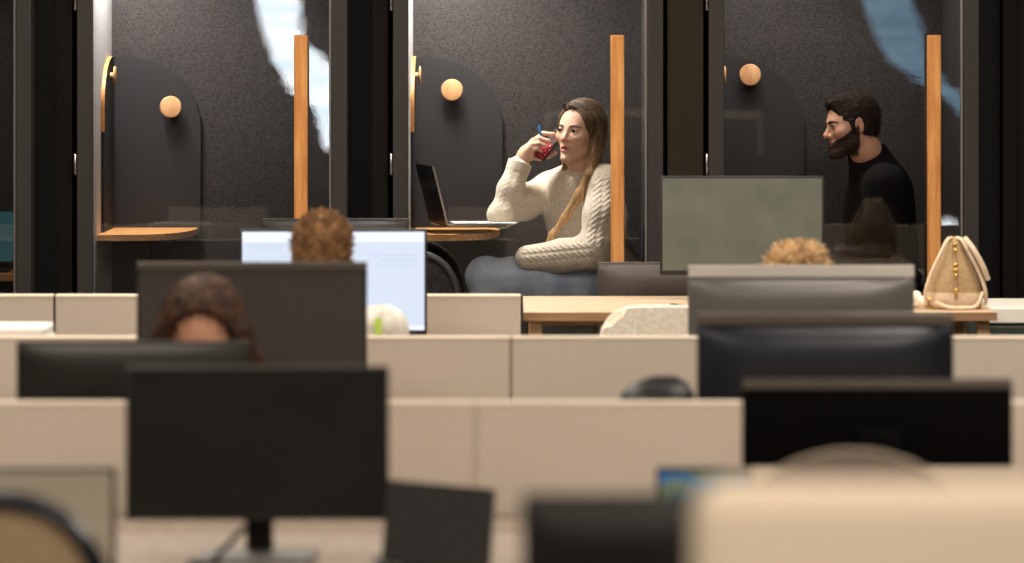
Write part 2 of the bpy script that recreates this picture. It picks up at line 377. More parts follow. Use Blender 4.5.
# ------------------------------------------------------------------ dividers
DH = 1.035
def divider(x0, x1, Y, label, grp, h=DH, thick=.04, m='divider_fabric'):
    jm = 'black_joint' if Y > 11 else 'grey_joint' if Y > 10 else 'divider_cap'
    r = thing('divider_screen', label, 'desk divider', ((x0 + x1) / 2, Y, 0), 0, grp); w = (x1 - x0) / 2
    obj('panel', box(NB(), -w, w - .0045, -thick / 2, thick / 2, .06, h - .006, .006), m, r)
    obj('top_trim', box(NB(), -w, w - .0045, -thick / 2 - .001, thick / 2 + .001, h - .012, h, .004), 'divider_cap', r)
    for s in (-1, 1):
        obj('foot', box(NB(), s * (w - .12) - .02, s * (w - .12) + .02, -.14, .14, 0, .06, .006), 'black_plastic', r)
    obj('joint_strip', box(NB(), w - .0045, w - .0002, -thick / 2 + .002, thick / 2 - .002, .06, h - .002), jm, r)
    return r
YA = 12.16
divider(-2.70, -1.300, YA, 'beige divider by the left border in the row below the phone booths', 'dividers of the farthest row', 1.05)
divider(-1.300, .030, YA, 'beige divider behind the white monitor, ending beside the oak desk', 'dividers of the farthest row', 1.05)
YB = 10.70
divider(-2.80, -1.40, YB, 'beige divider by the left border, second row, beside dark monitor', 'dividers of the second row')
divider(-1.40, 0.0, YB, 'beige divider running behind the brown-grey monitor to the middle joint', 'dividers of the second row')
divider(0.0, 1.05, YB, 'beige divider below the cream boucle chair back', 'dividers of the second row')
divider(1.05, 2.45, YB, 'beige divider under the tan handbag by the right border', 'dividers of the second row')
YC = 8.89
divider(-1.50, -.075, YC, 'long beige divider behind the big black monitor on the left', 'dividers of the third row', 1.029)
divider(-.075, 1.33, YC, 'long beige divider with the small picture screen in front', 'dividers of the third row', 1.029)

# ------------------------------------------------------------------ desks
def desk(x0, x1, y0, y1, z, label, top='desk_beige', edge=None, thick=.025, grp=None, leg='steel_grey'):
    r = thing('desk', label, 'desk', ((x0 + x1) / 2, (y0 + y1) / 2, 0), 0, grp); w = (x1 - x0) / 2; d = (y1 - y0) / 2
    t = obj('desktop', box(NB(), -w, w, -d, d, z - thick, z, .003), top, r)
    if edge: obj('edge_band', box(NB(), -w, w, -d - .003, -d, z - thick, z - .001), edge, t)
    for sx in (-1, 1):
        for sy in (-1, 1):
            obj('leg', box(NB(), sx * (w - .035) - .018, sx * (w - .035) + .018, sy * (d - .05) - .018, sy * (d - .05) + .018, 0, z - thick, .003), leg, r)
    obj('cross_rail', box(NB(), -w + .05, w - .05, d - .07, d - .05, z - thick - .06, z - thick), leg, r)
    return r
ZA = .997
desk(.033, 1.386, 12.19, 12.93, ZA, 'oak standing desk carrying the grey-green monitor and the tan handbag', 'desk_oak', 'desk_oak_edge', leg='desk_oak_edge', grp=None)
desk(-1.0, -.05, 11.47, 12.07, .73, 'beige desk under the bright white monitor')
desk(-.98, -.12, 12.82, 13.12, .75, 'narrow desk close to the booths, behind the white monitor')
desk(.18, .98, 12.96, 13.30, .75, 'narrow desk close to the booths, behind the oak standing desk')
desk(.36, 1.40, 10.74, 11.13, .73, 'desk behind the second divider row under the silver monitor')
desk(-1.35, -.05, 10.06, 10.66, .73, 'desk under the brown-grey monitor behind the brunette')
desk(-1.45, -.35, 8.94, 9.36, .73, 'desk in front of the brunette, under the low dark monitor')
desk(.10, 1.30, 8.94, 9.60, .73, 'desk under the blue-black monitor and the black backpack')
ZD = .80
desk(-1.45, -.06, 7.42, 8.84, ZD, 'deep beige desk under the big black monitor and tablet')
desk(-.05, 1.35, 7.62, 8.84, ZD, 'deep beige desk under the black monitor on the right')
desk(-.10, .75, 5.00, 5.70, .74, 'desk nearest the camera, under the blurred low black monitor')
# white counter right
wc = thing('cabinet', 'white topped dark green cabinet behind the oak desk by the right border', 'cabinet', (1.872, 12.92, 0))
obj('cabinet_top', box(NB(), -.47, .5, -.2, .25, .928, .975, .004), 'white_laminate', wc)
obj('body', box(NB(), -.46, .49, -.19, .24, .04, .928, .003), 'green_laminate', wc)
for s in (-1, 1):
    dr = obj('door', box(NB(), s * .24 - .225, s * .24 + .225, -.208, -.19, .06, .92, .003), 'green_laminate', wc)
    obj('handle', tube(NB(), [(s * .06, -.21, .7), (s * .06, -.23, .7), (s * .06, -.23, .82), (s * .06, -.21, .82)], .005), 'chrome', dr)

# ------------------------------------------------------------------ monitors
def monitor(px0, px1, py0, py1, Y, zdesk, label, shell, screen='black_gloss', face_cam=False, grp='monitors on the desks', rz=0.0, lip=True, content=False, topstrip=None, sh_=.018, base=None):
    a = at(px0, py0, Y); b = at(px1, py1, Y)
    w = (b.x - a.x) / 2; zt, zb = a.z, b.z; zc = (zt + zb) / 2; h = (zt - zb) / 2
    r = thing('monitor', label, 'monitor', ((a.x + b.x) / 2, Y, zdesk), (PI if face_cam else 0) + rz, grp)
    z0 = zdesk; zm = max(.06, zc - z0 - h * .45)
    # local frame: back looks to -y, screen to +y
    case = NB(); box(case, -w, w, -.012, .012, zb - z0, zt - z0, .004)
    obj('casing', case, shell, r, smooth=35)
    if lip:
        t = NB(); nu, nv = 24, 18; g = []
        for j in range(nv + 1):
            v = j / nv; z = zb - z0 + .006 + (2 * h - .012 - (sh_ - .006 if topstrip else 0)) * v; sv = math.sin(PI / 2 * v / .8) if v < .8 else math.cos(PI / 2 * (v - .8) / .2) ** .45
            g.append([t.verts.new((w * .985 * (2 * i / nu - 1), -.0125 - .060 * sv * (1 - abs(2 * i / nu - 1) ** 4), z)) for i in range(nu + 1)])
        for j in range(nv):
            for i in range(nu): t.faces.new((g[j][i], g[j][i + 1], g[j + 1][i + 1], g[j + 1][i]))
        ext = bmesh.ops.extrude_face_region(t, geom=t.faces[:])
        for e_ in ext['geom']:
            if isinstance(e_, bmesh.types.BMVert): e_.co.y = -.011
        obj('back_cover', t, shell, r, smooth=50)
    sc = obj('screen', box(NB(), -w + .007, w - .007, .011, .0135, zb - z0 + .014, zt - z0 - .007, .0005), screen, r)
    if content:
        obj('toolbar', box(NB(), -w + .007, w - .007, .0134, .0142, zt - z0 - .035, zt - z0 - .008), 'screen_bar', sc)
        obj('taskbar', box(NB(), -w + .007, w - .007, .0134, .0142, zb - z0 + .015, zb - z0 + .027), 'screen_bar', sc)
        for k, (u0, u1, v) in enumerate([(.55, .78, .055), (.1, .9, .046), (-.9, -.4, .07), (-.9, -.5, .085), (-.9, -.45, .10), (.2, .55, .075)]):
            obj('text_line', box(NB(), w * u0, w * u1, .0134, .0140, zt - z0 - v - .0015, zt - z0 - v), 'screen_line', sc)
    obj('bezel', box(NB(), -w + .001, w - .001, .0115, .0148, zb - z0 + .001, zb - z0 + .013, .001), shell if face_cam else 'black_plastic', r)
    if topstrip: obj('top_bezel', box(NB(), -w + .001, w - .001, *((.0115, .0165) if face_cam else (-.0165, -.0115)), zt - z0 - sh_, zt - z0 - .001, .001), topstrip, r)
    n = NB(); box(n, -.026, .026, -.082, -.056, .012, max(.05, zm), .006); box(n, -.045, .045, -.066, -.011, zm - .045, zm + .03, .004)
    obj('stand_neck', n, shell, r, smooth=35)
    obj('stand_base', box(NB(), -.11, .11, -.12, .07, 0, .012, .004), base or shell, r, smooth=35)
    return r
monitor(240, 427, 229, 335, 11.79, .73, 'switched-on monitor with a bright white screen before the auburn-haired man', 'black_plastic', 'screen_white', True, content=True)
monitor(262, 409, 218.5, 300, 12.93, .75, 'dark monitor whose top edge shows just above the white screen', 'dark_shell')
monitor(660, 824, 176, 275, 12.74, ZA, 'switched-off monitor with grey-green screen on the oak desk', 'dark_shell', 'grey_green_screen', True, lip=False)
monitor(598, 740, 262, 340, 13.05, .75, 'low dark monitor beside the jeans, partly behind the grey-green screen', 'grey_brown_shell')
monitor(137, 367, 262, 385, 10.18, .73, 'switched-off brown-grey monitor behind the brunette head', 'dark_shell', 'grey_brown_shell', True, lip=False, topstrip='brown_strip')
monitor(17, 249, 341, 440, 9.08, .73, 'low dark monitor hiding the face of the brunette', 'dark_shell')
monitor(688, 914, 265, 372, 10.88, .73, 'silver monitor back with the blond hair showing over it', 'silver_shell', topstrip='silver_strip', sh_=.030)
monitor(697, 953, 313, 450, 9.30, .73, 'blue-black monitor back just below the silver one', 'blue_black_shell', topstrip='brown_strip', sh_=.024)
monitor(742, 1012, 379, 466, 8.45, ZD, 'black monitor back below the blue-black one on the right', 'pure_black', lip=False, topstrip='brown_strip')
m6 = monitor(126, 389, 366, 520, 8.05, ZD, 'big blurred switched-off black monitor on the left front desk', 'dark_shell', 'matte_screen', True, lip=False, base='silver_shell')
monitor(522, 700, 494, 660, 5.35, .74, 'strongly blurred low dark monitor at the bottom edge of the photo', 'dark_shell')
monitor(-60, 116, 468, 575, 7.62, ZD, 'pale-screened monitor with dark frame behind the black-rimmed chair', 'dark_shell', 'pale_screen', True, lip=False)
# cables
def cable(pts, label, r=.004):
    return tag(obj('cable', tube(NB(), smooth_path(pts), r, 8), 'black_plastic', smooth=True), label, 'cable')
p = at(690, 303, 12.3)
cable([(p.x + .02, 12.33, ZA + .005), (p.x - .03, 12.38, ZA + .008), (p.x - .055, 12.34, ZA + .012), (p.x - .045, 12.27, ZA + .008), (p.x - .0, 12.25, ZA + .005), (p.x + .05, 12.27, ZA + .005)], 'thin black cable looped on the oak desk beside the silver monitor', .003)
cable([(-.50, 8.02, .87), (-.53, 8.0, .84), (-.56, 7.97, .812), (-.60, 7.93, .808), (-.58, 7.86, .806)], 'black cable hanging below the big black monitor', .006)

# ------------------------------------------------------------------ laptops, tablets
def laptop(label, loc, rz, w=.30, d=.21, ang=105, base='chrome', lid='black_plastic', scr='black_gloss', t=.012):
    """screen opens towards local -y; hinge at y=0"""
    r = thing('laptop', label, 'laptop', loc, rz)
    b = obj('base', box(NB(), -w / 2, w / 2, -d, 0, 0, t, .003), base, r)
    obj('keyboard', box(NB(), -w * .44, w * .44, -d * .55, -d * .12, t - .001, t + .0015, .0005), 'black_plastic', b)
    obj('trackpad', box(NB(), -w * .17, w * .17, -d * .95, -d * .62, t - .001, t + .0008), base, b)
    M = T(0, 0, t * .7) @ R(-math.radians(ang - 90), 'X')
    l = obj('lid', box(NB(), -w / 2, w / 2, -.0005, .006, 0, d, .002, M=M), lid, r)
    obj('screen', box(NB(), -w * .48, w * .48, -.0014, -.0004, d * .04, d * .97, M=M), scr, l)
    obj('lid_edge', box(NB(), -w / 2 - .001, -w / 2 + .003, -.001, .0065, 0, d, .0008, M=M), 'chrome', l)
    return r
bx = BX0 + PITCH
lp = at(443, 226, 14.0)
laptop('silver laptop open on the booth table before the woman', (lp.x - .012, 14.08, TZ), math.radians(90 + 12), w=.30, d=.20, ang=104, base='chrome', lid='black_gloss')
pp = at(478, 224, 13.96)
tag(obj('paper_sheet', box(NB(), -.10, .105, -.075, .075, 0, .003, M=T(pp.x + .015, 13.98, TZ + .0135) @ R(.12, 'Z')), 'paper'), 'white paper lying on the silver laptop before the woman', 'paper')
# small tablet on a folio, blurred
tb = thing('tablet', 'small dark tablet standing in its folio beside the big black monitor', 'tablet', (at(436, 560, 7.88).x, 7.88, ZD + .004), math.radians(7))
M = T(0, 0, .012) @ R(math.radians(-16), 'X') @ Matrix.Shear('XZ', 4, (0.10, 0)) if False else T(0, .02, .004) @ R(math.radians(-18), 'X') @ R(math.radians(6), 'Y')
obj('cover', box(NB(), -.100, .100, -.006, .001, 0, .155, .002, M=M), 'dark_shell', tb)
obj('screen', box(NB(), -.097, .101, .001, .006, 0, .154, .001, M=M), 'blue_black_shell', tb)
obj('side_rim', box(NB(), .1005, .104, -.004, .006, 0, .154, .001, M=M), 'steel_grey', tb)
obj('keyboard', box(NB(), -.10, .10, .03, .20, 0, .006, .002), 'black_plastic', tb)
# little picture screen
ps = thing('picture_screen', 'small upright screen showing a blue and green picture', 'screen', (at(702, 480, 7.72).x, 7.72, ZD))
obj('casing', box(NB(), -.082, .092, -.008, .006, .0, .210, .003, M=R(math.radians(-8), 'X')), 'black_plastic', ps)
obj('display', box(NB(), -.076, .086, -.0095, -.0078, .03, .200, M=R(math.radians(-8), 'X')), 'tablet_picture', ps)
obj('stand_foot', box(NB(), -.05, .05, -.01, .10, 0, .006, .002), 'black_plastic', ps)
# teal screen inside the leftmost booth
tp = at(7, 245, 14.2)
tl = thing('monitor', 'small teal screen inside the booth at the left border', 'monitor', (tp.x - .06, 14.18, 1.0), PI, 'monitors on the desks')
obj('casing', box(NB(), -.16, .16, -.012, .012, .02, .21, .004), 'black_plastic', tl)
obj('screen', box(NB(), -.148, .148, .012, .0135, .035, .20), 'screen_teal', tl)
obj('stand_neck', box(NB(), -.02, .02, -.03, -.012, .01, .12, .003), 'black_plastic', tl)
obj('stand_base', box(NB(), -.07, .07, -.06, .05, 0, .012, .003), 'black_plastic', tl)
td = thing('shelf_table', 'small shelf table under the teal screen in the booth at the left border', 'table', (tp.x - .06, 14.2, 0))
obj('tabletop', box(NB(), -.18, .17, -.14, .14, .975, 1.0, .003), 'oak_table', td)
obj('leg', lathe(NB(), [(.03, .10), (.03, .975)], 16), 'black_plastic', td)
# stack of paper left
pb = at(25, 325, 10.87)
sp = thing('paper_tray', 'white tray of papers showing over the second divider row by the left border', 'tray', (-1.285, 10.88, .73))
obj('tray_body', box(NB(), -.13, .11, -.11, .11, 0, .30, .01), 'white_laminate', sp)
obj('paper_ream', box(NB(), -.125, .105, -.105, .105, .30, pb.z - .73, .006), 'paper', sp)
# ------------------------------------------------------------------ chairs
def five_star(r, z, m='black_plastic'):
    obj('gas_lift', lathe(NB(), [(.03, .09), (.03, .2), (.018, .2), (.018, z)], 16), 'black_plastic', r, smooth=40)
    b = NB()
    for k in range(5):
        a = 2 * PI * k / 5 + .3; tube(b, [(0, 0, .10), (.15 * math.cos(a), .15 * math.sin(a), .09), (.28 * math.cos(a), .28 * math.sin(a), .065)], [.028, .024, .016], 8)
    base = obj('base', b, m, r, smooth=50)
    for k in range(5):
        a = 2 * PI * k / 5 + .3
        obj('caster', lathe(NB(), [(.022, -.012), (.027, -.008), (.027, .008), (.022, .012)], 16, M=T(.28 * math.cos(a), .28 * math.sin(a), .028) @ R(a, 'Z') @ R(PI / 2, 'X')), 'black_plastic', base, smooth=40)
def superbox(w, h, cx, cz, n=28, e=3.2, zcut=None):
    pts = []
    for k in range(n):
        a = 2 * PI * k / n; ca, sa = math.cos(a), math.sin(a)
        pts.append((cx + w * math.copysign(abs(ca) ** (2 / e), ca), cz + h * math.copysign(abs(sa) ** (2 / e), sa)))
    return pts
def mesh_chair(label, loc, rz, ztop, w=.21, hb=.26, mesh='tan_mesh', rim='black_gloss', rim_r=.014, seat_z=.46, e=3.2):
    """back stands at local y=0, sitter looks to +y"""
    r = thing('office_chair', label, 'office chair', loc, rz, 'office chairs')
    zc = ztop - hb
    back = obj('backrest', prism(NB(), superbox(w - .006, hb - .006, 0, zc, 40, e), .012, M=T(0, -.006, 0)), mesh, r)
    obj('back_rim', tube(NB(), [(x, 0, z) for x, z in superbox(w, hb, 0, zc, 48, e)], rim_r, 10, closed=True), rim, back, smooth=True)
    obj('back_post', tube(NB(), smooth_path([(0, -.03, zc), (0, -.055, zc - hb * .7), (0, 0, seat_z - .04), (0, .16, seat_z - .05)]), .022, 10), 'black_plastic', r, smooth=True)
    obj('seat', box(NB(), -.23, .23, .03, .47, seat_z - .035, seat_z + .03, .028, 4), 'black_cloth', r, smooth=50)
    for ch in (five_star,): 
        n0 = len(r.children); five_star(r, seat_z - .03)
        for o in r.children:
            if o.name.split('.')[0] in ('gas_lift', 'base'): o.location = (0, .24, 0)
    return r
def boucle_chair(label, loc, rz, ztop, w=.23):
    r = thing('upholstered_chair', label, 'chair', loc, rz, 'cream boucle chairs')
    out = superbox(w, .30, 0, ztop - .30, 48, 4.6)
    obj('backrest', prism(NB(), out, .07, M=T(0, -.035, 0), bev=.02), 'boucle', r, smooth=60)
    obj('seat', box(NB(), -.24, .24, -.01, .46, .38, .50, .04, 4), 'boucle', r, smooth=60)
    for sx in (-1, 1):
        for y in (.03, .42):
            obj('leg', tube(NB(), [(sx * .20, y, .39), (sx * .22, y, 0)], [.018, .012], 10), 'desk_oak_edge', r, smooth=True)
    return r
p = at(596, 306, 11.82)
boucle_chair('cream boucle chair back between the oak desk and the second divider row', (p.x + .19, 11.82, 0), 0, p.z, .19)
p = at(438, 282, 12.42)
boucle_chair('cream boucle chair behind the white screen, only a rounded corner showing', (p.x - .21, 12.40, 0), 0, p.z, .215)
p = at(463, 253, 13.50)
mesh_chair('black chair with rounded back in front of the booth table of the woman', (p.x - .21, 13.50, 0), PI, p.z, w=.20, hb=.27, mesh='black_cloth', rim='black_plastic', seat_z=.50)
p = at(122, 488, 6.40)
mesh_chair('black-rimmed chair with tan back, strongly blurred in the left corner', (p.x - .225, 6.40, 0), 0, p.z - .018, w=.21, hb=.30, mesh='tan_mesh', rim='black_gloss', rim_r=.0165, e=3.0)
p = at(860, 455, 6.80)
mesh_chair('grey chair with domed back behind the blurred beige screen', (p.x, 6.95, 0), 0, p.z - .012, w=.235, hb=.22, mesh='grey_mesh', rim='grey_mesh', rim_r=.007, e=2.0)
# blurred screen in the foreground
p = at(692, 483, 4.15)
fs = thing('divider_screen', 'strongly blurred beige screen closest to the camera in the right corner', 'desk divider', (p.x + .6, 4.15, 0), math.radians(-2))
obj('panel', box(NB(), -.6, .6, -.04, .04, .05, p.z, .036, 5), 'wall_screen_fabric', fs, smooth=60)
obj('reflection_guard', box(NB(), -.57, .57, .038, .046, .08, p.z - .03, .003), 'dark_plaster', fs)  # added dark backing, keeps the screen's reflection off the booth glass
for s in (-1, 1): obj('foot', box(NB(), s * .45 - .03, s * .45 + .03, -.2, .2, 0, .05, .008), 'black_plastic', fs)

# ------------------------------------------------------------------ bags
BY = 12.36
p0 = at(925, 311, BY); p1 = at(985, 237, BY)
bw = (at(982, 300, BY).x - p0.x) / 2; bc = (p0.x + at(982, 300, BY).x) / 2; bh = p1.z - ZA
bag = thing('handbag', 'tan bucket handbag with pale straps and gold zip on the oak desk', 'handbag', (bc, BY, ZA))
def loft(bm, secs, n=36, mi=None, e=2.8):
    t = NB(); rings = []
    for (z, a, b_, ox) in secs:
        ring = []
        for k in range(n):
            th = 2 * PI * k / n; ca, sa = math.cos(th), math.sin(th)
            ring.append(t.verts.new((ox + a * math.copysign(abs(ca) ** (2 / e), ca), b_ * math.copysign(abs(sa) ** (2 / e), sa), z)))
        rings.append(ring)
    for A, B in zip(rings, rings[1:]):
        for k in range(n): t.faces.new((A[k], A[(k + 1) % n], B[(k + 1) % n], B[k]))
    t.faces.new(rings[0]); t.faces.new(rings[-1]); return add(bm, t, None, mi)
prof = [(0.045, bw * .98, .066), (.075, bw * .90, .064), (.11, bw * .73, .056), (.14, bw * .56, .046), (.17, bw * .39, .036), (.195, bw * .25, .026), (bh - .004, bw * .16, .016)]
obj('body', loft(NB(), [(z, a, b_, 0) for z, a, b_ in prof]), 'bag_tan', bag, smooth=60)
obj('bottom_panel', loft(NB(), [(0, bw * .9, .06, 0), (.006, bw * .98, .066, 0), (.03, bw * 1.01, .069, 0), (.048, bw * 1.005, .068, 0)]), 'bag_cream', bag, smooth=60)
def bag_y(z):
    zs = [0.0] + [q[0] for q in prof]; ys = [.069] + [q[2] for q in prof]; return -float(np.interp(z, zs, ys))
zp = obj('zip', tube(NB(), [(0, bag_y(z) - .001, z) for z in np.linspace(.03, bh - .02, 14)], .0055, 8), 'desk_oak_edge', bag, smooth=True)
for z in (.055, .098, .112, .128, .168, .185):
    obj('zip_stud', lathe(NB(), [(.002, 0), (.0065, .002), (.0065, .005), (.003, .008)], 12, M=T(0, bag_y(z) - .004, z) @ R(PI / 2, 'X')), 'brass', zp, smooth=True)
for s in (-1, 1):
    pts = [(s * bw * 1.04, -.05, .012), (s * bw * 1.05, -.056, .05), (s * bw * .86, -.052, .10), (s * bw * .54, -.045, .155), (s * bw * .26, -.032, .198), (s * bw * .08, -.015, bh - .002)]
    obj('strap', tube(NB(), smooth_path(pts), .0055, 8), 'bag_cream', bag, smooth=True)
obj('loose_strap', tube(NB(), smooth_path([(bw * .35, -.03, .205), (bw * .62, -.05, .175), (bw * .95, -.055, .125), (bw * 1.14, -.05, .085)]), .008, 8), 'bag_cream', bag, smooth=True)
obj('top_handle', tube(NB(), smooth_path([(-.020, 0, bh - .035), (-.017, 0, bh - .016), (0, 0, bh - .007), (.017, 0, bh - .016), (.020, 0, bh - .035)]), .008, 8), 'bag_tan', bag, smooth=True)
obj('hanging_strap', tube(NB(), smooth_path([(-bw * .7, -.07, .02), (-bw * .3, -.085, .008), (bw * .2, -.09, .006), (bw * .7, -.08, .012), (bw * .95, -.066, .05)]), .006, 8), 'bag_cream', bag, smooth=True)
kc = thing('key_charm', 'cream fluffy key charm with gold ring beside the tan handbag', 'key charm', (bc - bw * 1.32, BY - .03, ZA))
t = NB()
for k in range(9):
    a = random.uniform(0, 6.28); rr = random.uniform(0, .022); rad = random.uniform(.011, .017)
    lathe(t, [(rad * math.cos(q), rad * math.sin(q)) for q in np.linspace(-1.5, 1.5, 9)], 12, M=T(rr * math.cos(a) * 1.2, rr * math.sin(a), rad + random.uniform(0, .022)))
obj('pompom', t, 'boucle', kc, smooth=True)
obj('ring', tube(NB(), [(.035 + .014 * math.cos(q), -.02, .016 + .014 * math.sin(q)) for q in np.linspace(0, 2 * PI, 20, endpoint=False)], .003, 8, closed=True), 'brass', kc, smooth=True)
# black backpack behind third divider row
p = at(656, 377, 9.15)
bp = thing('backpack', 'black backpack slumped on the desk behind the third divider row', 'backpack', (p.x, 9.16, .73))
hz = p.z - .73
obj('body', loft(NB(), [(0, .072, .08, 0), (.05, .082, .09, 0), (hz * .6, .084, .085, .0), (hz * .88, .076, .07, .004), (hz * .96, .055, .045, .012), (hz, .028, .02, .018)], e=2.4), 'black_cloth', bp, smooth=60)
obj('flap', loft(NB(), [(hz * .62, .088, .09, 0), (hz * .88, .080, .074, .004), (hz * .96, .058, .048, .01)], e=2.3), 'black_plastic', bp, smooth=60)
obj('strap', tube(NB(), smooth_path([(-.06, -.07, hz * .70), (-.03, -.078, hz * .84), (.02, -.07, hz * .88), (.07, -.06, hz * .78)]), .009, 8), 'black_cloth', bp, smooth=True)

# ------------------------------------------------------------------ implicit surfaces for people
def V3(*a): return np.array(a, float)
def cap(P, a, b, ra, rb=None):
    a = np.asarray(a, float); b = np.asarray(b, float); rb = ra if rb is None else rb
    ab = b - a; t = np.clip(((P - a) @ ab) / (ab @ ab + 1e-12), 0, 1)
    return np.linalg.norm(P - a - t[..., None] * ab, axis=-1) - (ra + (rb - ra) * t)
def ell(P, c_, r, Rm=None):
    q = P - np.asarray(c_, float)
    if Rm is not None: q = q @ Rm            # columns of Rm are the local axes
    r = np.asarray(r, float); k0 = np.linalg.norm(q / r, axis=-1); k1 = np.linalg.norm(q / (r * r), axis=-1)
    return k0 * (k0 - 1) / (k1 + 1e-9)
def su(a, b, k):
    h = np.clip(.5 + .5 * (b - a) / k, 0, 1); return b + (a - b) * h - k * h * (1 - h)
def ss(a, b, k): return -su(-a, b, k)      # a minus b
def chain(P, pts, rs, k=.02):
    d = None
    for i in range(len(pts) - 1):
        e = cap(P, pts[i], pts[i + 1], rs[i], rs[i + 1]); d = e if d is None else su(d, e, k)
    return d
def mesh_sdf(f, lo, hi, h, n=12, slack=1.5):
    lo = np.asarray(lo, float); hi = np.asarray(hi, float)
    nb = np.maximum(1, np.ceil((hi - lo) / (h * n)).astype(int)); N = nb * n + 2
    bi = np.stack(np.meshgrid(*[np.arange(k) for k in nb], indexing='ij'), -1).reshape(-1, 3)
    d = f(lo + (bi + .5) * n * h)
    act = bi[np.abs(d) < n * h * .87 * slack]
    off = np.stack(np.meshgrid(*[np.arange(n + 1)] * 3, indexing='ij'), -1)
    cid_all, cv_all, quads = [], [], []
    gid = lambda ijk: (ijk[..., 0] * N[1] + ijk[..., 1]) * N[2] + ijk[..., 2]
    corners = [(i, j, k) for i in (0, 1) for j in (0, 1) for k in (0, 1)]
    for s in range(0, len(act), 48):
        B = act[s:s + 48]; I = B[:, None, None, None, :] * n + off[None]
        val = f((lo + I * h).reshape(-1, 3)).reshape(I.shape[:-1]); ins = val < 0
        sl = lambda a, c_: a[:, c_[0]:n + c_[0], c_[1]:n + c_[1], c_[2]:n + c_[2]]
        cnt = sum(sl(ins, c_).astype(np.int8) for c_ in corners); m = (cnt > 0) & (cnt < 8)
        if not m.any(): continue
        acc = np.zeros((m.sum(), 3)); num = np.zeros(m.sum())
        for c0 in corners:
            for ax in range(3):
                if c0[ax]: continue
                c1 = list(c0); c1[ax] = 1
                v0 = sl(val, c0)[m]; v1 = sl(val, tuple(c1))[m]; x = (v0 < 0) != (v1 < 0)
                t = np.where(x, v0 / np.where(x, v0 - v1, 1), 0)
                p = np.tile(np.array(c0, float), (len(t), 1)); p[:, ax] += t
                acc += p * x[:, None]; num += x
        base = sl(I[..., 0:1] * 0, (0, 0, 0))
        ijk = I[:, :n, :n, :n][m]
        cid_all.append(gid(ijk)); cv_all.append(lo + (ijk + acc / num[:, None]) * h)
        for ax in range(3):
            c1 = [0, 0, 0]; c1[ax] = 1
            a = sl(ins, (0, 0, 0)); b = sl(ins, tuple(c1)); x = a != b
            if not x.any(): continue
            e = I[:, :n, :n, :n][x]; flip = b[x]
            u, w = (ax + 1) % 3, (ax + 2) % 3; du = np.zeros(3, int); du[u] = 1; dw = np.zeros(3, int); dw[w] = 1
            q = np.stack([gid(e - du - dw), gid(e - dw), gid(e), gid(e - du)], 1); q[flip] = q[flip][:, ::-1]; quads.append(q)
    cid = np.concatenate(cid_all); cv = np.concatenate(cv_all); o = np.argsort(cid); cid = cid[o]; cv = cv[o]
    q = np.concatenate(quads); idx = np.searchsorted(cid, q); idx = np.minimum(idx, len(cid) - 1); ok = (cid[idx] == q).all(1)
    return cv, idx[ok]
def sdf_obj(name, f, lo, hi, h, m, parent, col=None, origin=(0, 0, 0), slack=1.5, extra=None):
    v, q = mesh_sdf(f, lo, hi, h, slack=slack); origin = np.asarray(origin, float); nv0 = len(v); ecol = None
    if extra is not None:
        ev, eq, ecol = extra(v, f); q = np.concatenate([q, eq + nv0]); v = np.concatenate([v, ev])
    me = bpy.data.meshes.new(name); me.from_pydata((v - origin).tolist(), [], q.tolist()); me.update()
    me.polygons.foreach_set('use_smooth', [True] * len(me.polygons))
    if col is not None:
        a = me.color_attributes.new('col', 'FLOAT_COLOR', 'POINT'); cc = np.ones((len(v), 4)); cc[:, :3] = col(v)
        if ecol is not None: cc[nv0:, :3] *= ecol
        cc = np.clip(cc, 0, 1); a.data.foreach_set('color', cc.ravel())
    me.materials.append(MATS[m])
    o = bpy.data.objects.new(name, me); C.objects.link(o)
    if parent is not None: o.parent = parent
    return o
def strands(paths, r0, r1, tone):
    """paths (n, k, 3): thin three-sided hairs tapering from r0 to r1"""
    n, k, _ = paths.shape; d = np.gradient(paths, axis=1); d /= np.linalg.norm(d, axis=2, keepdims=True) + 1e-9
    a = np.cross(d, V3(.3, .9, .31)); a /= np.linalg.norm(a, axis=2, keepdims=True) + 1e-9; b = np.cross(d, a)
    rr = np.linspace(r0, r1, k)[None, :, None]
    P = np.stack([paths + rr * (a * math.cos(t) + b * math.sin(t)) for t in (0, 2.094, 4.189)], 2).reshape(-1, 3)
    i, j, c_ = np.meshgrid(np.arange(n), np.arange(k - 1), np.arange(3), indexing='ij'); base = (i * k + j) * 3; c2 = (c_ + 1) % 3
    Q = np.stack([base + c_, base + c2, base + 3 + c2, base + 3 + c_], -1).reshape(-1, 4)
    return P, Q, np.repeat(tone, k * 3)[:, None] * np.ones((1, 3))
def fuzz(n, ln, r0, comb, seed=1, jit=.45, dark=.55, light=1.7, H=None, up=.3, gap=.004):
    def f(v, sd):
        rg = np.random.RandomState(seed); vv = v if H is None else v[H.d(v) > gap]; p = vv[rg.randint(0, len(vv), n)]; e = 1.5e-3
        g = np.stack([sd(p + V3(*(e * (np.arange(3) == i)))) - sd(p - V3(*(e * (np.arange(3) == i)))) for i in range(3)], 1); g /= np.linalg.norm(g, axis=1, keepdims=True) + 1e-9
        d = g * up + comb + rg.randn(n, 3) * jit; d /= np.linalg.norm(d, axis=1, keepdims=True); L_ = ln * (.6 + .8 * rg.rand(n, 1))
        pts = np.stack([p - g * .002, p + d * L_ * .35 + g * .001, p + d * L_ * .7 + comb * L_ * .15, p + d * L_ + comb * L_ * .35 - V3(0, 0, .12) * L_], 1)
        return strands(pts, r0, r0 * .35, rg.uniform(dark, light, n))
    return f
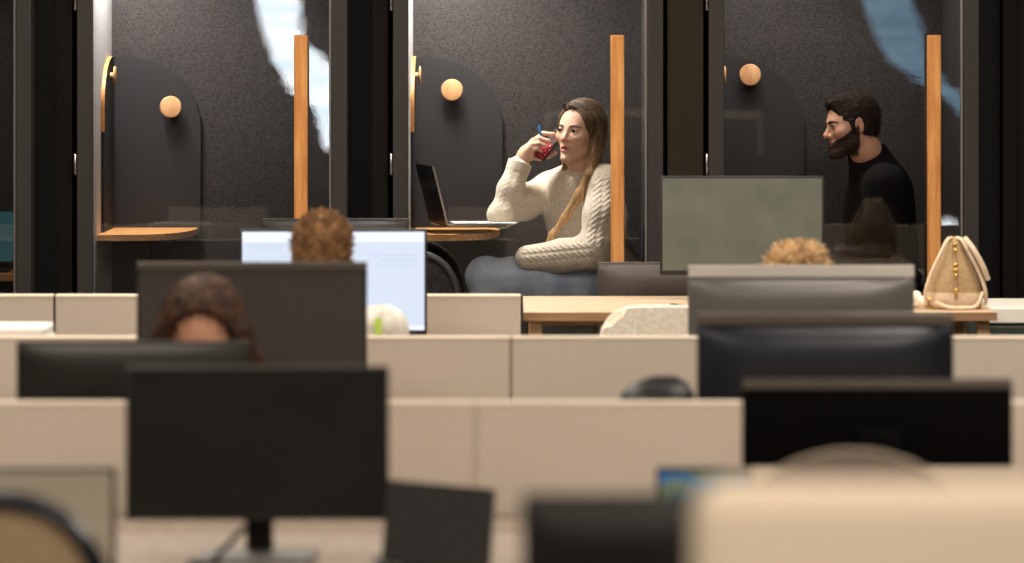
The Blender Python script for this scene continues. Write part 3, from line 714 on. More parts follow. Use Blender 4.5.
def frame(alpha, pitch=0.0, roll=0.0):
    """columns: forward, left, up. alpha: angle from facing the camera towards the photo's left; pitch up is positive"""
    f = V3(-math.sin(alpha), -math.cos(alpha), 0); l = V3(math.cos(alpha), -math.sin(alpha), 0); u = V3(0, 0, 1)
    f2 = f * math.cos(pitch) + u * math.sin(pitch); u2 = u * math.cos(pitch) - f * math.sin(pitch)
    l2 = l * math.cos(roll) + u2 * math.sin(roll); u3 = u2 * math.cos(roll) - l * math.sin(roll)
    return np.stack([f2, l2, u3], 1)
def head_local(p, male=False, mouth_open=.003):
    ab = p.copy(); ab[..., 1] = np.abs(ab[..., 1])
    d = ell(p, (-.014, 0, .036), (.096, .075, .084))
    d = su(d, ell(p, (.026, 0, -.020), (.062, .061, .080)), .03)
    jw = .052 if male else .046
    d = su(d, cap(ab, (.064, .010, -.100), (.000, jw, -.062), .021 if male else .017, .022), .028)
    d = su(d, ell(p, (.070, 0, -.103), (.021, .023 if male else .018, .017)), .018)
    d = su(d, ell(ab, (.052, .040, -.022), (.026, .024, .022)), .02)
    d = su(d, cap(p, (.072 if male else .069, -.026, .018), (.072 if male else .069, .026, .018), .013 if male else .009), .02)
    # sockets, nose
    d = ss(d, ell(ab, (.094, .033, .001), (.018, .020, .012)), .012)
    nose = cap(p, (.080, 0, .010), (.098 if not male else .102, 0, -.026), .0075, .0095)
    nose = su(nose, ell(p, (.099 if not male else .104, 0, -.031), (.0115, .0105, .0095)), .008)
    nose = su(nose, ell(ab, (.089, .0125, -.035), (.011, .0065, .0075)), .006)
    d = su(d, nose, .010)
    d = ss(d, ell(ab, (.096, .0065, -.0425), (.0045, .0035, .004)), .002)
    # lids with an almond opening
    lid = np.linalg.norm(ab - V3(.0725, .032, .001), axis=-1) - .0147
    d = su(d, lid, .004)
    d = ss(d, ell(ab, (.0865, .0325, .0005), (.012, .0128, .0045 if male else .0064)), .0015)
    # mouth
    d = su(d, ell(p, (.076, 0, -.066), (.016, .027, .020)), .012)
    up = cap(ab, (.0925, .003, -.0595), (.083, .0225, -.0635), .0048, .0022); lo_ = cap(ab, (.0905, .0, -.0715 - mouth_open), (.0825, .021, -.0655), .0062, .0025)
    d = su(d, up, .004); d = su(d, lo_, .004)
    d = ss(d, ell(p, (.0945, 0, -.0655 - mouth_open * .4), (.009, .0205, .0012 + mouth_open)), .0015)
    # ears
    e = ell(ab, (-.012, .0765, -.006), (.019, .009, .031)); e = ss(e, ell(ab, (-.008, .087, -.004), (.011, .008, .019)), .004); e = su(e, ell(ab, (-.004, .076, -.032), (.008, .006, .009)), .006)
    d = su(d, e, .005)
    return d
class Head:
    def __init__(s, o, Rm, sc, **k): s.o = np.asarray(o, float); s.R = Rm; s.s = sc; s.k = k
    def loc(s, P): return ((P - s.o) @ s.R) / s.s
    def w(s, *p): return s.o + s.R @ (np.array(p, float) * s.s)
    def d(s, P): return head_local(s.loc(P), **s.k) * s.s
    def surf(s, y, z, lift=.0):
        x = np.linspace(.14, .02, 400); p = np.stack([x, np.full_like(x, y), np.full_like(x, z)], -1)
        v = head_local(p, **s.k); i = int(np.argmax(v < 0)); return s.w(x[i] + lift, y, z)
def nz(P, f, seed=0):
    """cheap smooth pseudo noise -1..1"""
    x, y, z = P[..., 0] * f + seed, P[..., 1] * f + 1.7 * seed, P[..., 2] * f - seed
    return (np.sin(x + 1.3 * np.sin(y * .9 + z * .4)) + np.sin(y * 1.1 + 1.2 * np.sin(z * .8)) + np.sin(z * .95 + 1.1 * np.sin(x * 1.05))) / 3
def lin(r, g, b): return np.array(srgb(r, g, b)[:3])
def mixc(a, b, t): return a + (b - a) * np.clip(t, 0, 1)[..., None]
def skin_col(H, base, lip, cheek, male=False, stubble=None):
    def f(v):
        p = H.loc(v); ab = p.copy(); ab[:, 1] = np.abs(ab[:, 1]); c_ = np.tile(base, (len(v), 1))
        c_ = mixc(c_, cheek, .32 * np.exp(-(np.linalg.norm((ab - V3(.065, .042, -.03)) / V3(.03, .02, .018), axis=1)) ** 2))
        c_ = mixc(c_, cheek, .28 * np.exp(-(np.linalg.norm((p - V3(.105, 0, -.032)) / V3(.015, .014, .012), axis=1)) ** 2))
        up = cap(ab, (.0925, .003, -.0595), (.083, .0225, -.0635), .0052, .003); lo_ = cap(ab, (.0905, 0, -.0725), (.0825, .021, -.066), .0068, .003)
        c_ = mixc(c_, lip, (.0015 - np.minimum(up, lo_)) / .0025)
        ins = ell(p, (.0875, 0, -.067), (.008, .018, .0022)); c_ = mixc(c_, lip * .25, (.0008 - ins) / .0015)
        if stubble is not None:
            w_ = stubble_mask(ab); c_ = mixc(c_, stubble, w_)
        return c_
    return f
def stubble_mask(ab):
    jaw = np.clip((-.028 - ab[:, 2]) / .012, 0, 1); back = np.clip((ab[:, 0] + .012) / .01, 0, 1)
    cheekline = np.clip(((-.034 - ab[:, 2]) + (.052 - ab[:, 0]) * .62) / .010, 0, 1)
    neckline = np.clip((ab[:, 2] + .128) / .01, 0, 1)
    mouth = np.clip(ell(ab, (.088, 0, -.066), (.016, .022, .0085)) / .003, 0, 1)
    return np.clip(np.minimum(np.minimum(cheekline, back), neckline) * mouth, 0, 1) * np.where(ab[:, 2] < -.046, 1, np.where(ab[:, 1] > .03, 1, 0))
def eyes(H, root, gaze=(1, 0, 0), org=(0, 0, 0), brow='brow', lash=True, brow_r=.0032):
    g = np.array(gaze, float); g /= np.linalg.norm(g)
    for s in (-1, 1):
        c0 = H.w(.0725, s * .032, .001); fw = H.R @ g
        t = NB(); bmesh.ops.create_uvsphere(t, u_segments=24, v_segments=16, radius=.0128 * H.s)
        q = Vector((0, 0, 1)).rotation_difference(Vector(fw)).to_matrix().to_4x4()
        for f in t.faces:
            z = sum((v.co.z for v in f.verts)) / len(f.verts); f.material_index = 1 if z > .0128 * H.s * .85 else 0
        bmesh.ops.transform(t, matrix=T(*(c0 - org)) @ q, verts=t.verts[:]); obj('eye', t, ['eye_white', 'iris'], root, smooth=True)
        pts = [H.surf(s * y, z, .0006) - org for y, z in ((.013, .0165), (.024, .0205), (.036, .0215), (.045, .0195), (.052, .0155))]
        obj('eyebrow', tube(NB(), smooth_path(pts, 4), list(np.interp(np.linspace(0, 1, 17), [0, .3, 1], [brow_r, brow_r * 1.05, brow_r * .4]) * H.s)), brow, root, smooth=True)
        if lash:
            pts = [H.surf(s * y, z, .0012) - org for y, z in ((.0205, .002), (.026, .0060), (.033, .0070), (.040, .0055), (.0455, .0012))]
            obj('eyelash', tube(NB(), smooth_path(pts, 4), .0013 * H.s), 'brow_black', root, smooth=True)
def finger(P, pts, r0, r1):
    n = len(pts); rs = [r0 + (r1 - r0) * i / (n - 1) for i in range(n)]; return chain(P, pts, rs, .004)

# ---------------------------------------------------------------- the woman in the booth
def W(px, py, Y): return np.array(at(px, py, Y))
def woman():
    seat = W(600, 312, 14.08); org = np.array([seat[0], 14.08, .10])
    root = thing('person', 'woman in cream cable-knit sweater and jeans phoning at the booth table', 'person', tuple(org))
    H = Head(W(579.5, 132.2, 14.02), frame(math.radians(36), math.radians(4), math.radians(-3)), .865, mouth_open=.0035)
    shL, shR = W(605, 183, 13.98), W(550, 190, 14.20)
    elR = W(502, 214, 14.03); wrR = W(520, 163, 14.05); elL = W(597, 251, 13.89); wrL = W(527, 258, 13.93)
    neck0 = W(583, 172, 14.10); tf = frame(math.radians(52))
    chest = W(583, 207, 14.12); waist = W(591, 243, 14.13); hip = W(603, 277, 14.12)
    def torso(P, g=0.0):
        d = ell(P, chest, (.108 + g, .160 + g, .150 + g), tf); d = su(d, ell(P, waist, (.102 + g, .135 + g, .13 + g), tf), .05)
        d = su(d, ell(P, hip, (.118 + g, .165 + g, .11 + g), tf), .05)
        d = su(d, cap(P, shL, shR, .052 + g), .05); d = su(d, cap(P, neck0 - V3(0, 0, .02), (shL + shR) / 2, .055 + g, .07 + g), .04); return d
    hipL, knL = W(597, 280, 14.02), W(484, 276, 13.97); ankL = W(497, 392, 14.02); toeL = W(472, 400, 14.0)
    hipR, knR = W(604, 296, 14.20), W(486, 306, 14.22); ankR = W(500, 420, 14.25); toeR = W(474, 440, 14.22)
    def legs(P, g=0.0):
        d = chain(P, [hipL, (hipL + knL) / 2, knL], [.082 + g, .075 + g, .060 + g], .03)
        d = su(d, chain(P, [knL, knL * .65 + ankL * .35, ankL], [.058 + g, .056 + g, .042 + g], .02), .02)
        e = chain(P, [hipR, (hipR + knR) / 2, knR], [.082 + g, .075 + g, .060 + g], .03)
        e = su(e, chain(P, [knR, knR * .65 + ankR * .35, ankR], [.058 + g, .056 + g, .042 + g], .02), .02); return su(d, e, .015)
    # right hand
    kn = W(533, 141, 14.035); hf = [
        [W(536, 139.5, 14.030), W(543, 133.5, 14.010), W(553, 134.2, 14.000)],
        [W(533.5, 140.5, 14.020), W(540, 138.5, 13.990), W(548.5, 141, 13.985)],
        [W(532.5, 144, 14.015), W(539, 143.5, 13.985), W(546, 146, 13.985)],
        [W(532, 148, 14.020), W(537.5, 148.5, 13.995), W(541.5, 151.5, 13.995)]]
    thumb = [W(528, 156, 14.065), W(540, 157.5, 14.065), W(549, 155.5, 14.045), W(555.5, 152.5, 14.025)]
    def hand(P):
        d = cap(P, wrR, W(526, 154, 14.055), .024, .026)
        d = su(d, cap(P, W(526, 154, 14.070), W(534, 142, 14.040), .020, .015), .018); d = su(d, cap(P, W(525, 155, 14.040), W(532, 147, 14.020), .019, .015), .018)
        for p_, r0 in zip(hf, (.0095, .0098, .0092, .0082)): d = su(d, finger(P, p_, r0, r0 * .72), .006)
        return su(d, finger(P, thumb, .0125, .0085), .010)
    hl = [wrL, W(521, 264, 13.975), W(512, 272, 14.03)]
    def handL(P):
        d = cap(P, wrL, hl[1], .024, .022)
        for k in range(4):
            b = hl[1] + V3(-.006 + .008 * k, .008, -.002 - .010 * k); d = su(d, chain(P, [b, b + V3(-.015, .035, -.012), b + V3(-.022, .055, -.034)], [.0095, .0085, .007], .004), .005)
        return su(d, chain(P, [wrL + V3(-.005, .01, .004), wrL + V3(-.018, .035, -.002), wrL + V3(-.028, .055, -.012)], [.011, .010, .008], .006), .008)
    nk = H.w(-.028, 0, -.075)
    def body(P):
        d = su(H.d(P), chain(P, [H.w(-.018, 0, -.05), H.w(-.026, 0, -.10), neck0, neck0 - V3(-.01, -.01, .05)], [.048, .046, .050, .060], .02), .012)
        d = su(d, torso(P, -.022), .02)
        d = np.minimum(d, legs(P, -.014))
        arm = chain(P, [elR, wrR], [.034, .0235], .02); d = np.minimum(d, arm); d = su(d, hand(P), .006)
        d = su(d, cap(P, shR, elR, .038, .034), .02); d = su(d, cap(P, shL, elL, .038, .034), .02); d = su(d, cap(P, elL, wrL, .034, .024), .01)
        return np.minimum(d, handL(P))
    sk = skin_col(H, lin(230, 184, 158), lin(196, 112, 104), lin(224, 150, 128))
    lo, hi = (W(456, 0, 14)[0], 13.74, .12), (W(640, 0, 14)[0], 14.40, W(0, 92, 14)[2])
    sdf_obj('body', body, lo, hi, .0027, 'skin', root, sk, org)
    eyes(H, root, (1, -.10, .06), org, brow_r=.0031)
    # sweater with cables
    def cables(P, a, b, view, ws, mask_r):
        ax = b - a; Ln = np.linalg.norm(ax); ax = ax / Ln; e2 = np.cross(ax, view); e2 /= np.linalg.norm(e2)
        t = (P - a) @ ax; w = (P - a) @ e2; hgt = np.zeros(len(P))
        for wc in ws:
            off = .0062 * np.sin(2 * PI * t / .040)
            for sg in (-1, 1): hgt = np.maximum(hgt, np.exp(-((w - wc - sg * off) / .0048) ** 2) * (.75 + .25 * sg * np.cos(2 * PI * t / .040)))
        rib = .30 * np.maximum(0, np.cos(2 * PI * w / .0095))
        return np.maximum(hgt, rib) * np.clip((t + .01) / .02, 0, 1) * np.clip((Ln + .02 - t) / .02, 0, 1)
    cuffR = elR + (wrR - elR) * .93
    def sweater(P):
        to = torso(P, .004)
        to = ss(to, chain(P, [H.w(-.02, 0, -.06), neck0 + V3(-.006, -.006, .022)], [.05, .057], .01), .008)
        col_ = np.abs(np.linalg.norm((P - (neck0 + V3(-.004, -.006, .004))) @ frame(math.radians(52), .25)[:, :2], axis=-1) - .060) - .007
        cz = np.abs((P - (neck0 + V3(-.004, -.006, .004))) @ frame(math.radians(52), .25)[:, 2]) - .012
        to = su(to, np.maximum(col_, cz), .008)
        hem = P[:, 2] - W(0, 268, 14.05)[2]; to = np.maximum(to, -(hem + .02 + (P[:, 0] - hip[0]) * -.25))
        aL = su(chain(P, [shL, (shL + elL) / 2 + V3(.012, -.012, 0), elL], [.064, .067, .057], .03), chain(P, [elL, (elL + wrL) / 2 + V3(0, 0, -.004), wrL], [.057, .052, .040], .02), .03)
        aR = su(chain(P, [shR, (shR + elR) / 2, elR], [.058, .053, .043], .03), chain(P, [elR, (elR + cuffR) / 2, cuffR], [.043, .042, .036], .02), .02)
        view = V3(0, -1, 0)
        cl = np.maximum(cables(P, shL, elL, V3(.3, -1, 0), (-.042, -.014, .014, .042), .1) * (P[:, 2] > elL[2]), cables(P, elL, wrL, view, (-.026, 0, .026), .1) * (P[:, 2] < elL[2] + .03))
        cr = np.maximum(cables(P, shR, elR, view, (-.018, .014), .1), cables(P, elR, cuffR, view, (-.02, .012), .1) * (P[:, 2] > elR[2] + .01))
        ct = cables(P, chest + V3(0, 0, .14), hip, V3(-.75, -.66, 0), (-.10, -.055, 0, .055, .10), .1)
        fold = .004 * np.sin(34 * P[:, 2] + 9 * P[:, 0]) * np.exp(-((P[:, 2] - elR[2] - .02) / .06) ** 2)
        aL = aL - .0046 * cl; aR = aR - .0028 * cr - fold; to = to - .0040 * ct
        cuff = np.abs(((P - cuffR) @ ((wrR - elR) / np.linalg.norm(wrR - elR)))) - .016; aR = su(aR, np.maximum(cap(P, elR, wrR, .03, .0405), cuff), .006)
        d = su(to, aL, .022); d = su(d, aR, .022)
        return d
    sdf_obj('sweater', sweater, (lo[0], 13.76, W(0, 300, 14)[2]), (hi[0] + .03, 14.40, W(0, 150, 14)[2]), .0034, 'knit_cream', root, None, org)
    def jeans(P):
        d = su(legs(P, .0), ell(P, hip, (.125, .168, .10), tf), .03)
        wr = .0035 * np.sin(60 * P[:, 0] + 25 * P[:, 2] + 3 * nz(P, 30)) * (np.exp(-((P[:, 0] - knL[0]) / .06) ** 2) + np.exp(-((P[:, 0] - hipL[0] + .05) / .06) ** 2))
        d = d - wr - .0015 * nz(P, 60); cut = np.minimum(P[:, 2] - (ankR[2] + .03), 9); return np.maximum(d, -cut)
    sdf_obj('jeans', jeans, (lo[0] - .02, 13.80, .18), (hi[0], 14.40, W(0, 240, 14)[2]), .006, 'denim', root, None, org)
    for a, t_, nm in ((ankL, toeL, 'shoe'), (ankR, toeR, 'shoe')):
        def shoe(P, a=a, t_=t_):
            d = chain(P, [a + V3(.03, 0, -.05), a + V3(-.05, 0, -.055), V3(t_[0] - .06, t_[1], a[2] - .06)], [.040, .042, .034], .02); d = su(d, cap(P, a + V3(0, 0, .01), a + V3(.01, 0, -.04), .045, .045), .02)
            return np.maximum(d, -(P[:, 2] - (a[2] - .085)))
        l = np.minimum(a, t_) - .14; sdf_obj(nm, shoe, l, np.maximum(a, t_) + .12, .008, 'white_laminate', root, None, org)
    # hair
    part = -.02
    lockL = [H.w(-.008, .076, .0), H.w(-.002, .078, -.06), W(589, 176, 13.955), W(579, 196, 13.950), W(566, 217, 13.970), W(553, 235, 13.985), W(547, 244, 13.995)]
    def hair(P):
        p = H.loc(P); ab = p.copy(); ab[:, 1] = np.abs(ab[:, 1])
        d = ell(p, (-.016, 0, .037), (.104, .086, .093))
        d = su(d, ell(p, (-.045, 0, -.015), (.066, .078, .085)), .03)
        d = su(d, cap(ab, (-.014, .064, .025), (-.024, .066, -.085), .026, .021), .02)
        d = su(d, cap(p, (-.07, 0, -.02), (-.075, 0, -.16), .055, .045), .03)
        face = ell(p, (.100, .004, -.018), (.090, .073, .108)); face = np.minimum(face, ell(p, (.110, .0, -.07), (.10, .064, .12)))
        d = ss(d, face, .010)
        d = ss(d, cap(p, (.09, part, .128), (-.04, part, .140), .006), .010)
        d = d * H.s
        d = su(d, chain(P, lockL, [.022, .021, .017, .014, .0125, .0105, .006], .02), .02)
        d = su(d, chain(P, [H.w(-.035, -.066, -.05), H.w(-.030, -.064, -.11), H.w(-.018, -.056, -.150), H.w(-.006, -.046, -.180)], [.016, .017, .014, .007], .015), .015)
        ang = np.arctan2(p[:, 1] - part, p[:, 0] + .02)
        q_ = p[:, 0] + .45 * (.1 - p[:, 2]) * np.clip((p[:, 2] + .06) / .1, 0, 1); am = np.clip(face / .02, .15, 1)
        g = am * (.0013 * np.sin(230 * q_ + 1.5 * np.sin(30 * p[:, 1])) + .0008 * np.sin(470 * q_ + 30 * p[:, 1]))
        return d - g
    def hc(v):
        t = (H.o[2] + .08 - v[:, 2]) / .34; n_ = .5 + .5 * nz(v * V3(1, 1, .12), 330); n2 = .5 + .5 * nz(v * V3(1, 1, .1), 800, 2)
        p = H.loc(v); q_ = p[:, 0] + .45 * (.1 - p[:, 2]) * np.clip((p[:, 2] + .06) / .1, 0, 1); stk = .8 + .45 * np.clip(.5 + .5 * np.sin(260 * q_ + 2 * np.sin(90 * q_)), 0, 1)
        c_ = stk[:, None] * mixc(np.tile(lin(42, 29, 21), (len(v), 1)), lin(208, 168, 118), np.clip(t * 1.2, 0, 1) ** 1.15 * (.55 + .45 * n_) + .12 * n2); return c_
    def combed(v, sd):
        rg = np.random.RandomState(7); n = 520; k = 16; sg = np.where(rg.rand(n) < .5, -1.0, 1.0); x0 = rg.uniform(-.10, .085, n)
        P = np.zeros((n, k, 3)); t = np.linspace(0, 1, k)
        for j in range(k):
            ph = np.minimum(t[j] * 2.6, 1.6); down = max(0, t[j] * 2.6 - 1.6)
            c0 = np.stack([x0 - .030 * ph * (x0 > -.02) - .012 * down, np.full(n, part * (1 - min(1, ph))), np.full(n, .045 - .10 * down)], 1)
            dr = np.stack([.55 * (x0 < -.05) * -1 * np.ones(n), sg * math.sin(ph + .06), np.full(n, math.cos(ph + .06))], 1); dr /= np.linalg.norm(dr, axis=1, keepdims=True)
            rad = np.linspace(.135, .015, 90); q = c0[:, None] + dr[:, None] * rad[None, :, None]
            wq = H.o + (q.reshape(-1, 3) * H.s) @ H.R.T; ins = sd(wq).reshape(n, 90) < 0; i_ = np.where(ins.any(1), ins.argmax(1), 60)
            P[:, j] = c0 + dr * (rad[i_] + .0012)[:, None]
        P[:, :, 0] += (rg.randn(n, 1) * .002) * np.linspace(0, 1, k)[None]
        W_ = H.o + (P.reshape(-1, 3) * H.s) @ H.R.T
        return strands(W_.reshape(n, k, 3), .0013, .0009, rg.uniform(.55, 1.75, n))
    sdf_obj('hair', hair, H.o - V3(.20, .20, .44), H.o + V3(.17, .17, .15), .0028, 'hair', root, hc, org, extra=combed)
    return root, org
wo, worg = woman()
# phone and pen in her hand
ph = thing('mobile_phone', 'phone in a crimson dotted case held against the woman ear', 'phone', tuple(W(549.5, 145.5, 14.035)))
u = Vector((.61, .12, .79)).normalized(); v_ = Vector((.36, -.90, -.26)); v_ = (v_ - u * v_.dot(u)).normalized(); n_ = u.cross(v_).normalized()
PM = Matrix((u, v_, n_)).transposed().to_4x4()
b_ = NB(); box(b_, -.056, .062, -.034, .034, -.005, .004, .004, 3, M=PM); obj('case', b_, 'phone_side', ph, smooth=40)
sgn = 1 if (n_.y < 0) else -1
b_ = NB(); box(b_, -.055, .004, -.033, .033, sgn * .0046 - .0008 - .0005, sgn * .0046 + .0008 - .0005, .0006, M=PM); obj('case_back', b_, 'phone_case', ph)
b_ = NB(); box(b_, -.054, .060, -.0352, -.0335, -.003, .002, .0005, M=PM); obj('metal_rim', b_, 'chrome', ph)
pen = thing('pen', 'blue pen held between the fingers of the woman on the phone', 'pen', tuple(W(540.5, 134, 13.990)))
tube(pb_ := NB(), [W(539.3, 126.5, 13.995) - np.array(pen.location), W(540, 131, 13.992) - np.array(pen.location), W(542.5, 146, 13.997) - np.array(pen.location)], [.0042, .0046, .0042], 10); obj('barrel', pb_, 'pen_blue', pen, smooth=True)
tube(pb_ := NB(), [W(539.1, 125.3, 13.995) - np.array(pen.location), W(539.5, 127.5, 13.995) - np.array(pen.location)], [.003, .005], 10); obj('cap', pb_, 'pen_blue', pen, smooth=True)

# ---------------------------------------------------------------- the bearded man
def man():
    org = np.array([W(885, 320, 14.1)[0], 14.1, .10])
    root = thing('person', 'bearded man in black sweater sitting in profile in the right booth', 'person', tuple(org))
    H = Head(W(850.3, 125, 14.06), frame(math.radians(76), math.radians(-6), math.radians(2)), .845, male=True, mouth_open=.0)
    tf = frame(math.radians(78)); neck0 = W(869, 157, 14.10)
    shL, shR = W(885, 187, 13.95), W(872, 190, 14.25); chest = W(880, 212, 14.11); waist = W(884, 262, 14.12); hip = W(895, 305, 14.12)
    elL, wrL = W(885, 262, 13.90), W(828, 258, 13.98); elR, wrR = W(862, 262, 14.30), W(822, 252, 14.20)
    def torso(P, g=0.0):
        d = ell(P, chest, (.108 + g, .165 + g, .17 + g), tf); d = su(d, ell(P, waist, (.105 + g, .155 + g, .15 + g), tf), .05); d = su(d, ell(P, hip, (.125 + g, .165 + g, .11 + g), tf), .05)
        d = su(d, cap(P, shL, shR, .060 + g), .05); return su(d, cap(P, neck0 - V3(0, 0, .015), (shL + shR) / 2, .060 + g, .08 + g), .04)
    hipL, knL, ankL = W(892, 318, 14.02), W(775, 318, 14.0), W(790, 445, 14.02); hipR, knR, ankR = W(892, 318, 14.2), W(778, 318, 14.22), W(800, 445, 14.22)
    def legs(P, g=0.0):
        d = 9.0
        for a, b, c_ in ((hipL, knL, ankL), (hipR, knR, ankR)):
            e = su(chain(P, [a, b], [.085 + g, .062 + g], .02), chain(P, [b, b * .65 + c_ * .35, c_], [.06 + g, .058 + g, .042 + g], .02), .02); d = np.minimum(d, e)
        return d
    def hand(P, wr):
        d = cap(P, wr, wr + V3(-.06, 0, -.01), .026, .024); d = su(d, cap(P, wr + V3(-.03, .018, 0), wr + V3(-.08, .02, -.008), .016), .01)
        for k in range(4):
            b = wr + V3(-.075, -.027 + .018 * k, -.006); ln = (.036, .042, .04, .03)[k]
            d = su(d, chain(P, [b, b + V3(-ln, 0, -.008), b + V3(-ln * 1.6, 0, -.03)], [.0105, .0095, .0075], .004), .005)
        return su(d, chain(P, [wr + V3(-.02, .02, .008), wr + V3(-.05, .042, .012), wr + V3(-.075, .044, .002)], [.013, .0115, .009], .006), .008)
    def body(P):
        d = su(H.d(P), chain(P, [H.w(-.032, 0, -.045), H.w(-.052, 0, -.11), neck0 + V3(.004, 0, 0), neck0 - V3(0, 0, .06)], [.052, .049, .053, .065], .02), .014)
        d = su(d, torso(P, -.025), .02); d = np.minimum(d, legs(P, -.015))
        for a, e, w_ in ((shL, elL, wrL), (shR, elR, wrR)): d = su(d, su(cap(P, a, e, .045, .038), cap(P, e, w_, .038, .026), .01), .015); d = su(d, hand(P, w_), .008)
        return d
    sk = skin_col(H, lin(222, 168, 140), lin(160, 92, 82), lin(214, 140, 114), True, lin(62, 46, 38))
    lo, hi = (W(755, 0, 14)[0], 13.78, .12), (W(935, 0, 14)[0], 14.40, W(0, 84, 14)[2])
    sdf_obj('body', body, lo, hi, .003, 'skin', root, sk, org)
    eyes(H, root, (1, 0, -.25), org, 'brow_black', True, .0042)
    def sweater(P):
        d = torso(P, .006); d = su(d, cap(P, W(872, 172, 14.10), W(868, 156, 14.10), .078, .064), .02); d = ss(d, cap(P, H.w(-.03, 0, -.06), W(868, 147, 14.10), .050, .054), .004)
        for a, e, w_ in ((shL, elL, wrL), (shR, elR, wrR)): d = su(d, su(chain(P, [a, (a + e) / 2, e], [.070, .068, .056], .02), chain(P, [e, w_], [.056, .038], .02), .03), .03)
        d = d - .003 * np.sin(30 * P[:, 2] + 14 * P[:, 0] + 2 * nz(P, 12)); return np.maximum(d, -(P[:, 2] - hip[2] + .03))
    sdf_obj('sweater', sweater, (lo[0], 13.78, W(0, 345, 14)[2]), (hi[0], 14.42, W(0, 145, 14)[2]), .006, 'black_knit', root, None, org)
    sdf_obj('trousers', lambda P: np.maximum(su(legs(P, 0), ell(P, hip, (.13, .17, .10), tf), .03), -(P[:, 2] - ankL[2] - .02)), (lo[0], 13.85, .18), (hi[0], 14.42, W(0, 285, 14)[2]), .009, 'dark_trousers', root, None, org)
    for a in (ankL, ankR):
        sdf_obj('shoe', lambda P, a=a: np.maximum(su(chain(P, [a + V3(.03, 0, -.04), a + V3(-.06, 0, -.045), a + V3(-.17, 0, -.05)], [.042, .044, .034], .02), cap(P, a, a + V3(0, 0, -.04), .046), .02), -(P[:, 2] - .104)), a - .26, a + .12, .008, 'black_plastic', root, None, org)
    def hair(P):
        p = H.loc(P)
        d = ell(p, (-.018, 0, .040), (.101, .081, .090)); d = su(d, ell(p, (-.05, 0, -.01), (.060, .074, .065)), .03)
        d = su(d, ell(p, (.042, 0, .094), (.045, .05, .024)), .03)
        face = ell(p, (.105, 0, -.02), (.070, .085, .098)); d = ss(d, face, .008)
        low = ell(p, (.035, 0, -.075), (.085, .12, .062)); d = ss(d, low, .012)
        ab = p.copy(); ab[:, 1] = np.abs(ab[:, 1]); d = ss(d, ell(ab, (-.010, .085, -.008), (.026, .03, .036)), .006)
        side = cap(ab, (.014, .070, .02), (.012, .070, -.025), .011, .008); d = su(d, side, .008)
        return d * H.s - .0020 * nz(P, 190) - .0014 * nz(P, 420, 3)
    sdf_obj('hair', hair, H.o - .16, H.o + .17, .003, 'short_hair', root, lambda v: mixc(np.tile(lin(30, 21, 17), (len(v), 1)), lin(50, 36, 28), .5 + .5 * nz(v, 200)), org, extra=fuzz(2600, .008, .0010, V3(.5, -.1, .0), H=H, up=.15))
    def beard(P):
        p = H.loc(P); ab = p.copy(); ab[:, 1] = np.abs(ab[:, 1])
        d = head_local(p, male=True, mouth_open=0.0) - .0024
        d = np.where(p[:, 0] > .05, d - .004 * np.clip((-.08 - p[:, 2]) / .02, 0, 1), d)
        m = stubble_mask(ab); return (np.maximum(d, (.5 - m) * .014)) * H.s - .0016 * nz(P, 420)
    sdf_obj('beard', beard, H.o - .15, H.o + .15, .0028, 'short_hair', root, lambda v: np.tile(lin(66, 49, 40), (len(v), 1)), org, extra=fuzz(1600, .0045, .0008, V3(-.1, -.1, -.5), 3, light=1.4))
    return root
man()
# stools in the booths
def stool(label, x, y, z):
    r = thing('bar_stool', label, 'stool', (x, y, .10), 0, 'round stools inside the booths')
    obj('seat', lathe(NB(), [(.02, z - .16), (.165, z - .155), (.18, z - .13), (.17, z - .102), (.02, z - .10)], 28), 'black_cloth', r, smooth=50)
    obj('post', lathe(NB(), [(.025, .02), (.025, z - .15)], 16), 'black_plastic', r, smooth=50)
    obj('base', lathe(NB(), [(.18, 0), (.19, .006), (.18, .014), (.03, .024)], 28), 'black_plastic', r, smooth=50)
    obj('foot_ring', tube(NB(), [(.16 * math.cos(a), .16 * math.sin(a), .30) for a in np.linspace(0, 2 * PI, 28, endpoint=False)], .01, 8, closed=True), 'chrome', r, smooth=True)
stool('round black stool under the woman in the cream sweater', W(604, 300, 14.12)[0], 14.12, W(604, 310, 14.12)[2])
stool('round black stool under the bearded man', W(893, 300, 14.12)[0], 14.12, W(893, 338, 14.12)[2])

